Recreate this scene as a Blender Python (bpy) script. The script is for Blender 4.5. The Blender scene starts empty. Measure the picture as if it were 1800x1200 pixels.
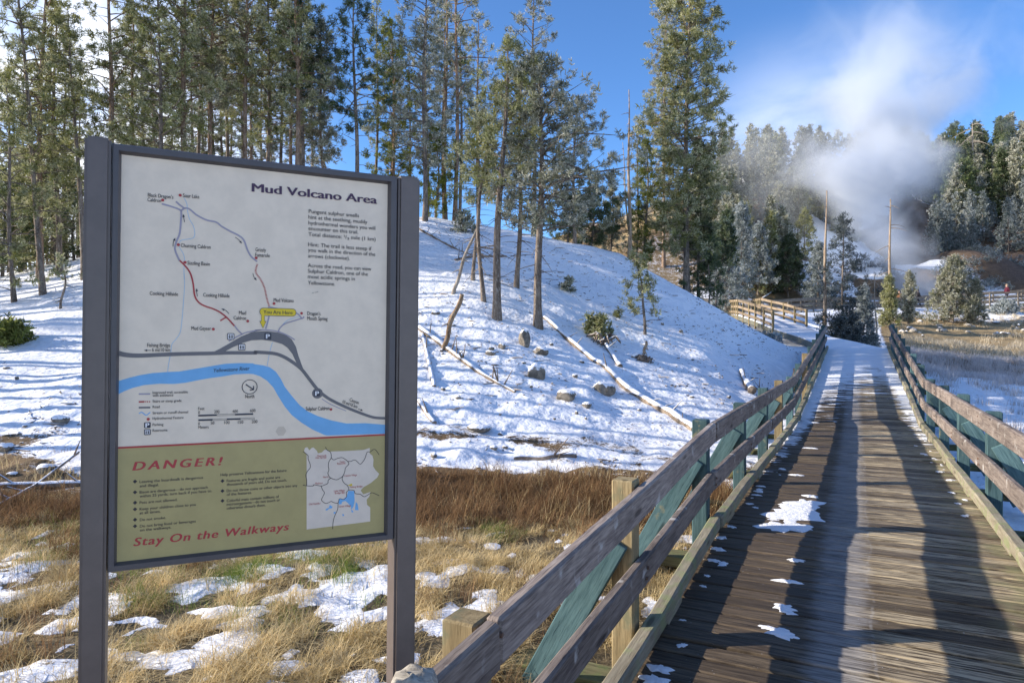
import bpy, bmesh, math, random
import numpy as np
from mathutils import Vector, Matrix
random.seed(7); RNG = np.random.default_rng(7)
C = bpy.context.scene.collection
S = bpy.context.scene
R_ = math.radians
F = 1200.0                                            # focal length in photo pixels (24 mm on 36 mm, 1800 px wide)

# ------------------------------------------------------------------ helpers
def W(px, py, Y):
    return Vector(((px - 900) / F * Y, Y, -(py - 600) / F * Y))

def make_mesh(name, verts, tris=None, quads=None, attrs=None, smooth=False):
    verts = np.asarray(verts, dtype=np.float32).reshape(-1, 3)
    m = bpy.data.meshes.new(name)
    nt = 0 if tris is None else len(tris); nq = 0 if quads is None else len(quads)
    li = []
    if nt: li.append(np.asarray(tris, dtype=np.int32).ravel())
    if nq: li.append(np.asarray(quads, dtype=np.int32).ravel())
    li = np.concatenate(li)
    m.vertices.add(len(verts)); m.vertices.foreach_set('co', verts.ravel())
    m.loops.add(len(li)); m.loops.foreach_set('vertex_index', li)
    m.polygons.add(nt + nq)
    st = np.concatenate([np.arange(nt) * 3, nt * 3 + np.arange(nq) * 4]).astype(np.int32)
    m.polygons.foreach_set('loop_start', st)
    m.polygons.foreach_set('use_smooth', np.full(nt + nq, smooth, dtype=bool))
    for k, a in (attrs or {}).items():
        a = np.asarray(a, dtype=np.float32)
        if a.ndim == 1:
            at = m.attributes.new(k, 'FLOAT', 'POINT'); at.data.foreach_set('value', a)
        else:
            at = m.attributes.new(k, 'FLOAT_COLOR', 'POINT')
            at.data.foreach_set('color', np.concatenate([a, np.ones((len(a), 1), np.float32)], 1).ravel())
    m.update(calc_edges=True); m.validate()
    return m

def link(name, mesh, mat=None, parent=None, loc=None):
    o = bpy.data.objects.new(name, mesh); C.objects.link(o)
    if mat is not None and mesh is not None and not mesh.materials: mesh.materials.append(mat)
    if parent is not None: o.parent = parent
    if loc is not None: o.location = loc
    return o

def tag(o, label, cat, group=None, kind=None):
    o['label'] = label; o['category'] = cat
    if group: o['group'] = group
    if kind: o['kind'] = kind
    return o

def thing(name, label, cat, loc=(0, 0, 0), rz=0.0, group=None):
    o = bpy.data.objects.new(name, None); C.objects.link(o)
    o.empty_display_size = 0.2; o.location = loc; o.rotation_euler = (0, 0, rz)
    return tag(o, label, cat, group)

def bm_obj(name, bm, mat, parent=None, smooth=False):
    m = bpy.data.meshes.new(name); bm.to_mesh(m); bm.free()
    if smooth: m.polygons.foreach_set('use_smooth', [True] * len(m.polygons))
    return link(name, m, mat, parent)

# value noise in numpy
_NT = np.random.default_rng(3).random((256, 256))
def vnoise(x, y):
    xi = np.floor(x).astype(int); yi = np.floor(y).astype(int); fx = x - xi; fy = y - yi
    fx = fx * fx * (3 - 2 * fx); fy = fy * fy * (3 - 2 * fy)
    a = _NT[xi & 255, yi & 255]; b = _NT[(xi + 1) & 255, yi & 255]
    c = _NT[xi & 255, (yi + 1) & 255]; d = _NT[(xi + 1) & 255, (yi + 1) & 255]
    return (a * (1 - fx) + b * fx) * (1 - fy) + (c * (1 - fx) + d * fx) * fy
def fbm(x, y, o=4, g=0.5):
    s = 0; a = 1; t = 0
    for i in range(o):
        s = s + a * vnoise(x * 2 ** i + 17.3 * i, y * 2 ** i + 9.1 * i); t += a; a *= g
    return s / t
def sstep(a, b, x):
    t = np.clip((x - a) / (b - a), 0, 1); return t * t * (3 - 2 * t)

# ------------------------------------------------------------------ node materials
class N:
    def __init__(s, name):
        s.m = bpy.data.materials.new(name); s.m.use_nodes = True; s.t = s.m.node_tree; s.t.nodes.clear()
        s.out = s.n('ShaderNodeOutputMaterial')
    def n(s, typ, **kw):
        x = s.t.nodes.new(typ)
        for k, v in kw.items():
            if k.startswith('i_'):
                x.inputs[k[2:].replace('_', ' ')].default_value = v
            else: setattr(x, k, v)
        return x
    def l(s, a, b): s.t.links.new(a, b)
    def inp(s, sock, v):
        if isinstance(v, bpy.types.NodeSocket): s.l(v, sock)
        else: sock.default_value = v
    def math(s, op, a, b=None, clamp=False):
        x = s.n('ShaderNodeMath', operation=op); x.use_clamp = clamp
        s.inp(x.inputs[0], a)
        if b is not None: s.inp(x.inputs[1], b)
        return x.outputs[0]
    def mix(s, f, a, b):
        x = s.n('ShaderNodeMix', data_type='RGBA')
        s.inp(x.inputs[0], f)
        s.inp(x.inputs[6], (*a, 1) if isinstance(a, tuple) and len(a) == 3 else a)
        s.inp(x.inputs[7], (*b, 1) if isinstance(b, tuple) and len(b) == 3 else b)
        return x.outputs[2]
    def noise(s, vec, scale, detail=4, rough=0.55, dist=0.0):
        x = s.n('ShaderNodeTexNoise'); x.inputs['Scale'].default_value = scale
        x.inputs['Detail'].default_value = detail; x.inputs['Roughness'].default_value = rough
        x.inputs['Distortion'].default_value = dist
        if vec is not None: s.l(vec, x.inputs['Vector'])
        return x.outputs[0]
    def mapr(s, v, a, b, c=0.0, d=1.0, smooth=True):
        x = s.n('ShaderNodeMapRange'); x.interpolation_type = 'SMOOTHSTEP' if smooth else 'LINEAR'
        s.inp(x.inputs[0], v)
        for i, q in zip((1, 2, 3, 4), (a, b, c, d)): s.inp(x.inputs[i], q)
        return x.outputs[0]
    def attr(s, name):
        return s.n('ShaderNodeAttribute', attribute_name=name)
    def scalevec(s, vec, sc, rnd=False):
        mp = s.n('ShaderNodeMapping'); mp.inputs['Scale'].default_value = sc; s.l(vec, mp.inputs[0])
        if rnd:
            oi = s.n('ShaderNodeObjectInfo'); cb = s.n('ShaderNodeCombineXYZ')
            q = s.math('MULTIPLY', oi.outputs['Random'], 60.0)
            for i in range(3): s.l(q, cb.inputs[i])
            s.l(cb.outputs[0], mp.inputs[1])
        return mp.outputs[0]
    def bump(s, h, strength=0.3, dist=0.02):
        b = s.n('ShaderNodeBump'); b.inputs['Strength'].default_value = strength
        b.inputs['Distance'].default_value = dist; s.l(h, b.inputs['Height']); return b.outputs[0]
    def bsdf(s, col, rough=0.8, normal=None, spec=0.3, **kw):
        p = s.n('ShaderNodeBsdfPrincipled')
        s.inp(p.inputs['Base Color'], (*col, 1) if isinstance(col, tuple) and len(col) == 3 else col)
        s.inp(p.inputs['Roughness'], rough); p.inputs['Specular IOR Level'].default_value = spec
        if normal is not None: s.l(normal, p.inputs['Normal'])
        for k, v in kw.items(): s.inp(p.inputs[k.replace('_', ' ')], v)
        s.l(p.outputs[0], s.out.inputs[0]); return p
    def obj(s): return s.n('ShaderNodeTexCoord').outputs['Object']
    def pos(s): return s.n('ShaderNodeNewGeometry').outputs['Position']

def mat_wood(name, c1, c2, moss=None, mossamt=0.0, frost=0.0, grain=1.0):
    n = N(name); o = n.obj()
    g = n.noise(n.scalevec(o, (2.6, 30, 30), True), 1.0, 7, 0.7)
    g2 = n.noise(n.scalevec(o, (9, 130, 130), True), 1.0, 3, 0.6)
    big = n.noise(n.scalevec(o, (1.1, 2.2, 2.2), True), 1.6, 3)
    f = n.math('ADD', n.math('MULTIPLY', g, 0.6), n.math('MULTIPLY', g2, 0.4))
    col = n.mix(n.mapr(f, 0.33, 0.66), c1, c2)
    col = n.mix(n.mapr(big, 0.35, 0.75, 0.0, 0.45), col, tuple(x * 0.55 for x in c1))
    oi = n.n('ShaderNodeObjectInfo')
    hs = n.n('ShaderNodeHueSaturation'); n.l(col, hs.inputs['Color'])
    n.l(n.mapr(oi.outputs['Random'], 0, 1, 0.75, 1.22, False), hs.inputs['Value'])
    col = hs.outputs[0]
    if moss:
        mm = n.mapr(n.noise(n.scalevec(o, (1, 1, 1), True), 7, 5), 0.62 - mossamt, 0.72 - mossamt * 0.5, 0, 0.75)
        col = n.mix(mm, col, moss)
    knot = n.n('ShaderNodeTexVoronoi'); knot.inputs['Scale'].default_value = 1.0
    n.l(n.scalevec(o, (1.6, 7, 7), True), knot.inputs['Vector'])
    col = n.mix(n.mapr(knot.outputs['Distance'], 0.07, 0.16, 0.7, 0.0), col, tuple(x * 0.25 for x in c1))
    if frost:
        nz = n.n('ShaderNodeSeparateXYZ'); n.l(n.n('ShaderNodeNewGeometry').outputs['Normal'], nz.inputs[0])
        fr = n.math('MULTIPLY', n.mapr(nz.outputs[2], 0.5, 0.9), n.mapr(n.noise(o, 9, 6, 0.7), 0.42, 0.62, 0, frost))
        col = n.mix(fr, col, (0.75, 0.78, 0.82))
    crack = n.mapr(g2, 0.30, 0.42, 0, 1)
    h = n.math('ADD', n.math('MULTIPLY', f, 0.7), n.math('MULTIPLY', crack, 0.5))
    n.bsdf(col, 0.85, n.bump(h, 0.55 * grain, 0.006), 0.2)
    return n.m

M = {}
M['rail'] = mat_wood('weathered_rail_wood', (0.115, 0.09, 0.08), (0.34, 0.285, 0.245), (0.50, 0.48, 0.45), 0.03)
M['kerb'] = mat_wood('mossy_kerb_wood', (0.20, 0.17, 0.12), (0.38, 0.34, 0.25), (0.22, 0.25, 0.12), 0.14)
M['post'] = mat_wood('treated_post_wood', (0.17, 0.13, 0.07), (0.33, 0.26, 0.145), (0.15, 0.16, 0.10), 0.12)
M['teal'] = mat_wood('green_treated_wood', (0.035, 0.075, 0.085), (0.10, 0.175, 0.185), (0.20, 0.19, 0.12), 0.0)
M['beam'] = mat_wood('mossy_beam_wood', (0.09, 0.085, 0.045), (0.20, 0.19, 0.10), (0.12, 0.15, 0.06), 0.15)
M['fasc'] = mat_wood('grey_fascia_wood', (0.14, 0.14, 0.11), (0.28, 0.27, 0.22), (0.14, 0.17, 0.09), 0.08, 0.5)
M['farrail'] = mat_wood('pale_far_rail_wood', (0.20, 0.15, 0.10), (0.37, 0.29, 0.20))
M['farpost'] = mat_wood('tan_far_post_wood', (0.18, 0.135, 0.07), (0.32, 0.25, 0.13))
M['greyrail'] = mat_wood('grey_far_rail_wood', (0.15, 0.125, 0.10), (0.30, 0.26, 0.21), None, 0, 0.4)
M['stub'] = mat_wood('weathered_stub_wood', (0.16, 0.145, 0.12), (0.38, 0.35, 0.30))

def mat_deck(name, snow_from, snow_full):
    n = N(name); o = n.obj(); sx = n.n('ShaderNodeSeparateXYZ'); n.l(o, sx.inputs[0])
    pr = n.attr('plank').outputs['Fac']
    cb = n.n('ShaderNodeCombineXYZ')
    n.l(n.math('MULTIPLY', sx.outputs[0], 2.6), cb.inputs[0]); n.l(n.math('MULTIPLY', sx.outputs[1], 60), cb.inputs[1])
    n.l(n.math('MULTIPLY', pr, 40.0), cb.inputs[2])
    g = n.noise(cb.outputs[0], 1.0, 6, 0.65)
    cb2 = n.n('ShaderNodeCombineXYZ')
    n.l(n.math('MULTIPLY', sx.outputs[0], 9), cb2.inputs[0]); n.l(n.math('MULTIPLY', sx.outputs[1], 170), cb2.inputs[1]); n.l(pr, cb2.inputs[2])
    g2 = n.noise(cb2.outputs[0], 1.0, 3, 0.6)
    f = n.math('ADD', n.math('MULTIPLY', g, 0.65), n.math('MULTIPLY', g2, 0.35))
    col = n.mix(n.mapr(f, 0.34, 0.66), (0.026, 0.019, 0.013), (0.14, 0.105, 0.07))
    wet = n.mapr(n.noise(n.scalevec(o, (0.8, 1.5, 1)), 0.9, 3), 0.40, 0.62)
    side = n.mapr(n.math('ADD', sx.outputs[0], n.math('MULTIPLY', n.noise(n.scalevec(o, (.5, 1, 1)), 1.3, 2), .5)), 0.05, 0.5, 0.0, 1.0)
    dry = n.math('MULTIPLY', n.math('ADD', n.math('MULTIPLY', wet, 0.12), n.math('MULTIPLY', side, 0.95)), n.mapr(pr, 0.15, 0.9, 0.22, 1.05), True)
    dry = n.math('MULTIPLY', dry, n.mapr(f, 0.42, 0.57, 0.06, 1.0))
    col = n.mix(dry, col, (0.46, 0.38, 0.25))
    col = n.mix(n.mapr(pr, 0.0, 0.25, 0.5, 0.0), col, (0.035, 0.026, 0.018))
    moss = n.math('MULTIPLY', n.mapr(sx.outputs[0], 0.55, 0.95), n.mapr(n.noise(o, 5, 4), 0.4, 0.65, 0, 0.5))
    col = n.mix(moss, col, (0.20, 0.21, 0.11))
    # frost film and snow
    fn = n.noise(n.scalevec(o, (2.2, 7, 1)), 2.2, 6, 0.7)
    spark = n.mapr(n.noise(n.scalevec(o, (1, 1, 1)), 75, 2, 0.6), 0.70, 0.76, 0, 0.55)
    col = n.mix(n.math('MULTIPLY', spark, n.mapr(fn, 0.45, 0.6)), col, (0.72, 0.75, 0.8))
    fs_ = n.mapr(n.math('ABSOLUTE', n.math('SUBTRACT', n.math('ADD', sx.outputs[0], .09), n.math('MULTIPLY', n.math('SUBTRACT', fn, .5), .25))), 0.20, 0.08, 0, 0.32)
    fs_ = n.math('MULTIPLY', fs_, n.mapr(f, 0.36, 0.56, .25, 1.0))
    col = n.mix(fs_, col, (0.50, 0.51, 0.53))
    wob = n.math('MULTIPLY', n.math('SUBTRACT', n.noise(n.scalevec(o, (0, 1.6, 0)), 1.0, 4, .6), .5), .16)
    for v0, am in ((.075, .10),):
        ln = n.mapr(n.math('ABSOLUTE', n.math('SUBTRACT', n.math('SUBTRACT', sx.outputs[0], v0), wob)), .013, .003, 0, am)
        ln = n.math('MULTIPLY', n.math('MULTIPLY', ln, n.mapr(n.noise(n.scalevec(o, (6, 22, 1)), 1.0, 4, .7), .44, .60)), n.mapr(sx.outputs[1], 15, 11))
        col = n.mix(ln, col, (0.80, 0.82, 0.85))
    snow = n.mapr(sx.outputs[1], snow_from, snow_full, -0.42, 0.34, False)
    cbs = n.n('ShaderNodeCombineXYZ')
    n.l(n.math('MULTIPLY', sx.outputs[0], 1.2), cbs.inputs[0]); n.l(n.math('MULTIPLY', sx.outputs[1], 5.5), cbs.inputs[1])
    sn = n.noise(cbs.outputs[0], 1.3, 6, 0.68)
    edge = n.math('MULTIPLY', n.mapr(n.math('ABSOLUTE', sx.outputs[0]), 0.62, 0.98, 0, 0.24), n.mapr(sx.outputs[1], 2.0, 9.0, 0.25, 1.0))
    lft = n.math('MULTIPLY', n.mapr(sx.outputs[0], .3, -.5, -.03, .07), n.mapr(sx.outputs[1], 6, 10))
    sm = n.mapr(n.math('ADD', n.math('ADD', sn, snow), n.math('ADD', edge, lft)), 0.57, 0.67)
    col = n.mix(sm, col, (0.80, 0.83, 0.88))
    h = n.math('ADD', n.math('MULTIPLY', f, 0.6), n.math('MULTIPLY', sm, 0.8))
    n.bsdf(col, n.mapr(wet, 0, 1, 0.6, 0.85), n.bump(h, 0.6, 0.007), 0.25)
    return n.m
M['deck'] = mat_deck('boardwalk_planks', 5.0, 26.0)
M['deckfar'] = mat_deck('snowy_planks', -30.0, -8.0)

def mat_ground():
    n = N('snowy_ground'); p = n.pos()
    base = n.attr('gcol').outputs['Color']; sa = n.attr('snow').outputs['Fac']
    n1 = n.noise(p, 2.2, 7, 0.68); n2 = n.noise(p, 14, 5, 0.65); n3 = n.noise(p, 55, 3, 0.6)
    mott = n.math('ADD', n.math('MULTIPLY', n1, 0.45), n.math('ADD', n.math('MULTIPLY', n2, 0.35), n.math('MULTIPLY', n3, 0.2)))
    vv = n.n('ShaderNodeHueSaturation'); n.l(base, vv.inputs['Color'])
    n.l(n.mapr(mott, 0.32, 0.68, 0.35, 1.65, False), vv.inputs['Value'])
    dirt = n.mix(n.mapr(n3, 0.58, 0.7, 0, 0.6), vv.outputs[0], (0.42, 0.36, 0.27))
    sm = n.mapr(n.math('ADD', mott, n.math('SUBTRACT', n.math('MULTIPLY', sa, 1.0), 0.5)), 0.47, 0.54)
    # small litter poking out of the snow
    lit = n.mapr(n.noise(p, 11, 6, 0.78), 0.592, 0.612, 0, 0.9)
    lit = n.math('MULTIPLY', lit, n.mapr(n.noise(p, 0.45, 3), 0.36, 0.56))
    sm = n.math('MULTIPLY', sm, n.math('SUBTRACT', 1.0, lit))
    col = n.mix(sm, dirt, (0.86, 0.88, 0.92))
    soft = n.noise(p, 5.5, 4, 0.5); soft2 = n.noise(p, 1.6, 3, 0.5)
    h = n.math('ADD', n.math('MULTIPLY', sm, 0.6), n.math('ADD', n.math('MULTIPLY', soft, 1.0), n.math('ADD', n.math('MULTIPLY', n2, 0.16), n.math('MULTIPLY', soft2, 1.2))))
    n.bsdf(col, n.mapr(sm, 0, 1, 0.95, 0.6), n.bump(h, 0.55, 0.10), 0.2)
    return n.m
M['ground'] = mat_ground()

def mat_foliage(name, dark, mid, frost, famt):
    n = N(name); fr = n.attr('frost').outputs['Fac']; tv = n.attr('tuft').outputs['Fac']
    oi = n.n('ShaderNodeObjectInfo')
    col = n.mix(tv, dark, mid)
    fa = n.math('MULTIPLY', n.math('MULTIPLY', fr, famt), n.mapr(oi.outputs['Random'], 0, 1, 0.7, 1.25, False), True)
    col = n.mix(fa, col, frost)
    d = n.n('ShaderNodeBsdfDiffuse'); n.l(col, d.inputs[0])
    t = n.n('ShaderNodeBsdfTranslucent'); n.l(col, t.inputs[0])
    mx = n.n('ShaderNodeMixShader'); mx.inputs[0].default_value = 0.38
    n.l(d.outputs[0], mx.inputs[1]); n.l(t.outputs[0], mx.inputs[2]); n.l(mx.outputs[0], n.out.inputs[0])
    return n.m
M['pine'] = mat_foliage('frosty_pine_needles', (0.062, 0.076, 0.020), (0.29, 0.30, 0.085), (0.86, 0.83, 0.58), 0.74)
M['pinefrost'] = mat_foliage('heavily_frosted_needles', (0.07, 0.08, 0.045), (0.25, 0.26, 0.15), (0.84, 0.82, 0.70), 0.92)
M['pinegreen'] = mat_foliage('yellow_green_needles', (0.080, 0.100, 0.018), (0.23, 0.26, 0.060), (0.50, 0.50, 0.26), 0.32)
M['pineridge'] = mat_foliage('mid_green_needles', (0.05, 0.075, 0.026), (0.19, 0.235, 0.08), (0.58, 0.61, 0.46), 0.50)
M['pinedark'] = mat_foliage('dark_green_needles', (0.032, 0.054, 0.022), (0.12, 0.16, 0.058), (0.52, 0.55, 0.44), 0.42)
M['pinegrey'] = mat_foliage('grey_frosted_dark_needles', (0.030, 0.042, 0.036), (0.085, 0.105, 0.095), (0.46, 0.50, 0.53), 0.50)  # dark grey-green needles with moderate frost
M['pineblue'] = mat_foliage('blue_grey_frosted_needles', (0.06, 0.08, 0.07), (0.18, 0.22, 0.20), (0.72, 0.76, 0.77), 0.85)

def mat_bark(name, c1, c2):
    n = N(name); o = n.obj()
    g = n.noise(n.scalevec(o, (9, 9, 2.2), True), 1.0, 6, 0.7)
    b = n.noise(n.scalevec(o, (30, 30, 14), True), 1.0, 3, 0.6)
    col = n.mix(n.mapr(g, 0.35, 0.65), c1, c2)
    col = n.mix(n.mapr(b, 0.5, 0.7, 0, 0.5), col, (0.42, 0.40, 0.37))
    n.bsdf(col, 0.95, n.bump(n.math('ADD', g, b), 0.8, 0.03), 0.1)
    return n.m
M['bark'] = mat_bark('pine_bark', (0.095, 0.075, 0.06), (0.26, 0.21, 0.165))
M['barkred'] = mat_bark('reddish_pine_bark', (0.13, 0.085, 0.055), (0.32, 0.22, 0.15))
M['snag'] = mat_bark('bare_snag_wood', (0.22, 0.15, 0.095), (0.46, 0.36, 0.26))
M['snagbrown'] = mat_bark('brown_snag_wood', (0.13, 0.085, 0.05), (0.34, 0.24, 0.15))
M['snaggrey'] = mat_bark('grey_snag_wood', (0.22, 0.18, 0.14), (0.42, 0.37, 0.31))

def mat_snowtop(name, c1, c2, amt=0.5, sc=5.0):
    n = N(name); p = n.pos()
    g = n.noise(p, sc * 2.2, 6, 0.7)
    col = n.mix(n.mapr(g, 0.35, 0.65), c1, c2)
    nz = n.n('ShaderNodeSeparateXYZ'); n.l(n.n('ShaderNodeNewGeometry').outputs['Normal'], nz.inputs[0])
    sm = n.mapr(n.math('ADD', nz.outputs[2], n.math('MULTIPLY', n.math('SUBTRACT', n.noise(p, sc, 4), 0.5), 0.9)), 0.95 - amt * 0.9, 1.05 - amt * 0.9)
    col = n.mix(sm, col, (0.85, 0.87, 0.91))
    n.bsdf(col, 0.9, n.bump(n.math('ADD', g, n.math('MULTIPLY', sm, 0.4)), 0.7, 0.04), 0.2)
    return n.m
M['rock'] = mat_snowtop('snow_capped_rock', (0.10, 0.09, 0.075), (0.27, 0.235, 0.19), 0.60, 4)
M['rockbare'] = mat_snowtop('pale_rock', (0.30, 0.27, 0.22), (0.52, 0.47, 0.40), 0.12, 4)
M['log'] = mat_snowtop('snow_topped_log', (0.12, 0.09, 0.065), (0.33, 0.265, 0.20), 0.62, 3)
M['logbare'] = mat_snowtop('dark_log', (0.12, 0.09, 0.07), (0.30, 0.24, 0.19), 0.25, 3)

def mat_blade(name, ca, cb_, frost=None, trans=0.3):
    n = N(name); tv = n.attr('tuft').outputs['Fac']; fr = n.attr('frost').outputs['Fac']
    col = n.mix(tv, ca, cb_)
    if frost: col = n.mix(n.math('MULTIPLY', fr, 0.8), col, frost)
    d = n.n('ShaderNodeBsdfDiffuse'); n.l(col, d.inputs[0])
    t = n.n('ShaderNodeBsdfTranslucent'); n.l(col, t.inputs[0])
    mx = n.n('ShaderNodeMixShader'); mx.inputs[0].default_value = trans
    n.l(d.outputs[0], mx.inputs[1]); n.l(t.outputs[0], mx.inputs[2]); n.l(mx.outputs[0], n.out.inputs[0])
    return n.m
M['straw'] = mat_blade('dry_straw_blades', (0.32, 0.235, 0.10), (0.95, 0.77, 0.44))
M['weed'] = mat_blade('russet_weed_stems', (0.085, 0.048, 0.028), (0.40, 0.25, 0.13))
M['green'] = mat_blade('green_blades', (0.10, 0.16, 0.03), (0.28, 0.34, 0.09))
M['frostgrass'] = mat_blade('frosted_grass_blades', (0.30, 0.25, 0.22), (0.55, 0.49, 0.44), (0.74, 0.73, 0.76))
M['palegrass'] = mat_blade('pale_grass_blades', (0.42, 0.34, 0.20), (0.66, 0.57, 0.42), (0.78, 0.74, 0.66))

def mat_plain(name, col, rough=0.5, spec=0.4, var=0.0, bump=0.0, metal=0.0):
    n = N(name); o = n.obj()
    c = col
    g = n.noise(o, 18, 5, 0.65)
    if var: c = n.mix(n.mapr(g, 0.3, 0.7), tuple(x * (1 - var) for x in col), tuple(min(1, x * (1 + var)) for x in col))
    n.bsdf(c, rough, n.bump(n.noise(o, 160, 3), bump, 0.002) if bump else None, spec, Metallic=metal)
    return n.m
M['bolt'] = mat_plain('rusty_bolt', (0.12, 0.065, 0.04), 0.6, 0.4, 0.3)
M['steel'] = mat_plain('taupe_painted_steel', (0.102, 0.080, 0.071), 0.40, 0.7, 0.10, 0.05)
M['frame'] = mat_plain('slate_painted_frame', (0.07, 0.065, 0.07), 0.38, 0.5, 0.08, 0.04)
def ink(name, col, rough=0.35): M[name] = mat_plain('sign_' + name, col, rough, 0.4, 0.05)
ink('white', (0.76, 0.645, 0.50)); ink('olive', (0.40, 0.33, 0.135)); ink('red', (0.40, 0.035, 0.04)); ink('ink', (0.025, 0.022, 0.026))
ink('plum', (0.055, 0.022, 0.06)); ink('road', (0.135, 0.13, 0.135)); ink('trail', (0.33, 0.30, 0.36)); ink('river', (0.15, 0.40, 0.68))
ink('stream', (0.38, 0.52, 0.64)); ink('yellow', (0.70, 0.52, 0.015)); ink('mapwhite', (0.70, 0.60, 0.49)); ink('navy', (0.02, 0.025, 0.045)); ink('pale', (0.75, 0.74, 0.74))
ink('mottle', (0.60, 0.50, 0.385))
M['snow'] = mat_snowtop('clean_snow', (0.82, 0.84, 0.88), (0.88, 0.90, 0.93), 0.9, 9)

# ------------------------------------------------------------------ bridge profile (needed by the terrain)
TH = math.atan((1507 - 900) / F); CT, ST = math.cos(TH), math.sin(TH)
def bl(v, u, z): return Vector((v * CT + u * ST, -v * ST + u * CT, z))      # bridge frame -> world
def deck_z(u):
    if u < 5.8: return -1.57 - 0.062 * (5.8 - u)
    if u < 14.2: return -1.57
    return -1.57 + 0.087 * (u - 14.2)
UEND = 28.9
# centre lines of the walkways further on; the ground stays below them: (from, to, half width, depth)
_wl = [bl(0, UEND, deck_z(UEND)), W(1469, 601, 29.6), W(1435, 592, 34.5), W(1390, 575, 40.5), W(1353, 562, 43.5), W(1317, 552, 46.6), W(1301, 550, 53)]
_wf = [W(1218, 546, 58), W(1338, 551, 56.6), W(1388, 547.5, 58.6), W(1433, 544, 61.6), W(1523, 543.5, 62), W(1603, 541.5, 62.6), W(1683, 538.5, 62.6), W(1743, 533.5, 62), W(1843, 528.5, 61.6)]
WALK = [(a, b, 1.4, .35) for a, b in zip(_wl, _wl[1:])] + [(a, b, 1.5, .55) for a, b in zip(_wf, _wf[1:])]

# ------------------------------------------------------------------ terrain
_cp = [(-6, 1, -1.95), (-2, 1, -1.95), (1, 0, -2.15), (4, 1, -2.3), (8, 2, -2.4), (-7, 5, -1.9), (-2, 5, -1.9), (1, 5, -1.95), (4, 5, -2.3),
       (-10, 1, -1.9), (-14, 6, -1.6), (14, 2, -2.5), (-9, 8, -1.85), (-3, 8.3, -1.85), (0, 8.6, -1.86), (3, 9, -1.9), (6, 9, -2.15), (9, 9, -2.3), (14, 9, -2.4), (20, 10, -2.3),
       (-20, 10, -1.2), (-25, 18, 0.5), (-30, 26, 2.2), (-45, 20, 1), (-45, 50, 4)]
for q in [(60, 800, 9.8), (60, 700, 12.8), (60, 600, 17.5), (60, 515, 22), (60, 488, 26), (60, 480, 34), (300, 800, 9.8), (300, 700, 12.6), (300, 600, 16.8), (300, 500, 21), (300, 430, 26), (300, 415, 31), (300, 430, 42),
          (500, 800, 9.8), (500, 700, 12.4), (500, 600, 16), (500, 500, 19.8), (500, 410, 25), (500, 385, 28), (500, 400, 38),
          (760, 830, 9.2), (760, 750, 11.2), (760, 650, 14), (760, 560, 17), (760, 480, 20.5), (760, 420, 24), (760, 380, 27.2), (760, 400, 33), (760, 455, 45),
          (950, 830, 9.4), (950, 750, 11.6), (950, 650, 14.6), (950, 575, 17.8), (950, 500, 21.3), (950, 435, 25.5), (950, 418, 27.6), (950, 440, 33), (950, 510, 45),
          (1100, 770, 11.8), (1100, 700, 14.2), (1100, 620, 17.8), (1100, 540, 22.2), (1100, 480, 26), (1100, 450, 28.6), (1100, 470, 33), (1100, 520, 45),
          (1250, 740, 13.2), (1250, 680, 16.2), (1250, 610, 20.3), (1250, 560, 24.2), (1250, 524, 27.8), (1250, 555, 34), (1250, 560, 44),
          (1330, 640, 20), (1350, 604, 24.5), (1310, 566, 27.6), (1390, 700, 20), (1418, 648, 24), (1430, 630, 26), (1335, 604, 31), (1350, 606, 36), (1400, 600, 40),
          (1500, 622, 27), (1500, 605, 33), (1600, 690, 22), (1700, 722, 19), (1810, 765, 14), (1800, 700, 21), (1900, 720, 19), (1650, 660, 28), (1750, 650, 30), (1650, 622, 38), (1800, 640, 34),
          (1700, 602, 46), (1800, 600, 47), (1950, 610, 46), (1600, 602, 40), (1600, 574, 50), (1700, 563, 55), (1800, 560, 56), (1650, 549, 59), (1750, 545, 60), (1550, 566, 52), (1500, 560, 56), (1450, 556, 55), (1400, 560, 52), (1340, 566, 50), (1250, 552, 56), (1850, 548, 60),
          (1590, 524, 67), (1700, 514, 68), (1800, 510, 67), (1950, 510, 66), (1750, 455, 76), (1800, 430, 80), (1950, 420, 80), (1650, 440, 82), (1570, 480, 84), (1600, 436, 90),
          (1650, 405, 92), (1750, 378, 97), (1820, 360, 100), (2000, 340, 100), (1700, 318, 113), (1820, 300, 118), (2000, 280, 118), (1760, 300, 135), (2000, 290, 140),
          (1300, 514, 58), (1400, 514, 60), (1280, 455, 66), (1200, 455, 66), (1400, 445, 70), (1480, 478, 73), (1300, 385, 80), (1180, 390, 80), (1400, 375, 85), (1350, 335, 95), (1450, 335, 99), (1350, 318, 105), (1340, 330, 125), (1200, 350, 110),
          (1500, 335, 111), (1600, 326, 116), (1600, 330, 140)]:
    v = W(*q); _cp.append(tuple(v))
for v, u in [(0, 3), (0, 8), (0, 13)]:
    b = bl(v, u, -2.15); _cp.append(tuple(b))
for v, u in [(-1.5, 18), (1.5, 18), (-1.5, 23), (1.5, 23), (0, 28)]:
    b = bl(v, u, deck_z(u) - 0.42 - (0.5 if v > 0 else 0)); _cp.append(tuple(b))
_cp += [(0, 90, 5), (-60, 90, 5), (40, 180, 30), (90, 180, 32), (160, 120, 30), (160, 50, 6), (100, 30, 0), (60, 12, -1.5), (60, -30, -2), (-60, -30, -1), (0, -40, -2), (-120, 60, 6), (-120, 200, 10), (0, 220, 15), (200, 220, 30), (200, -20, 0)]
_cp = np.array(_cp, float)
_XY = _cp[:, :2]
def _phi(r): return np.sqrt(r * r + 1.6 ** 2)
_A = _phi(np.linalg.norm(_XY[:, None] - _XY[None], axis=2)) + np.eye(len(_cp)) * -0.25
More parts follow.
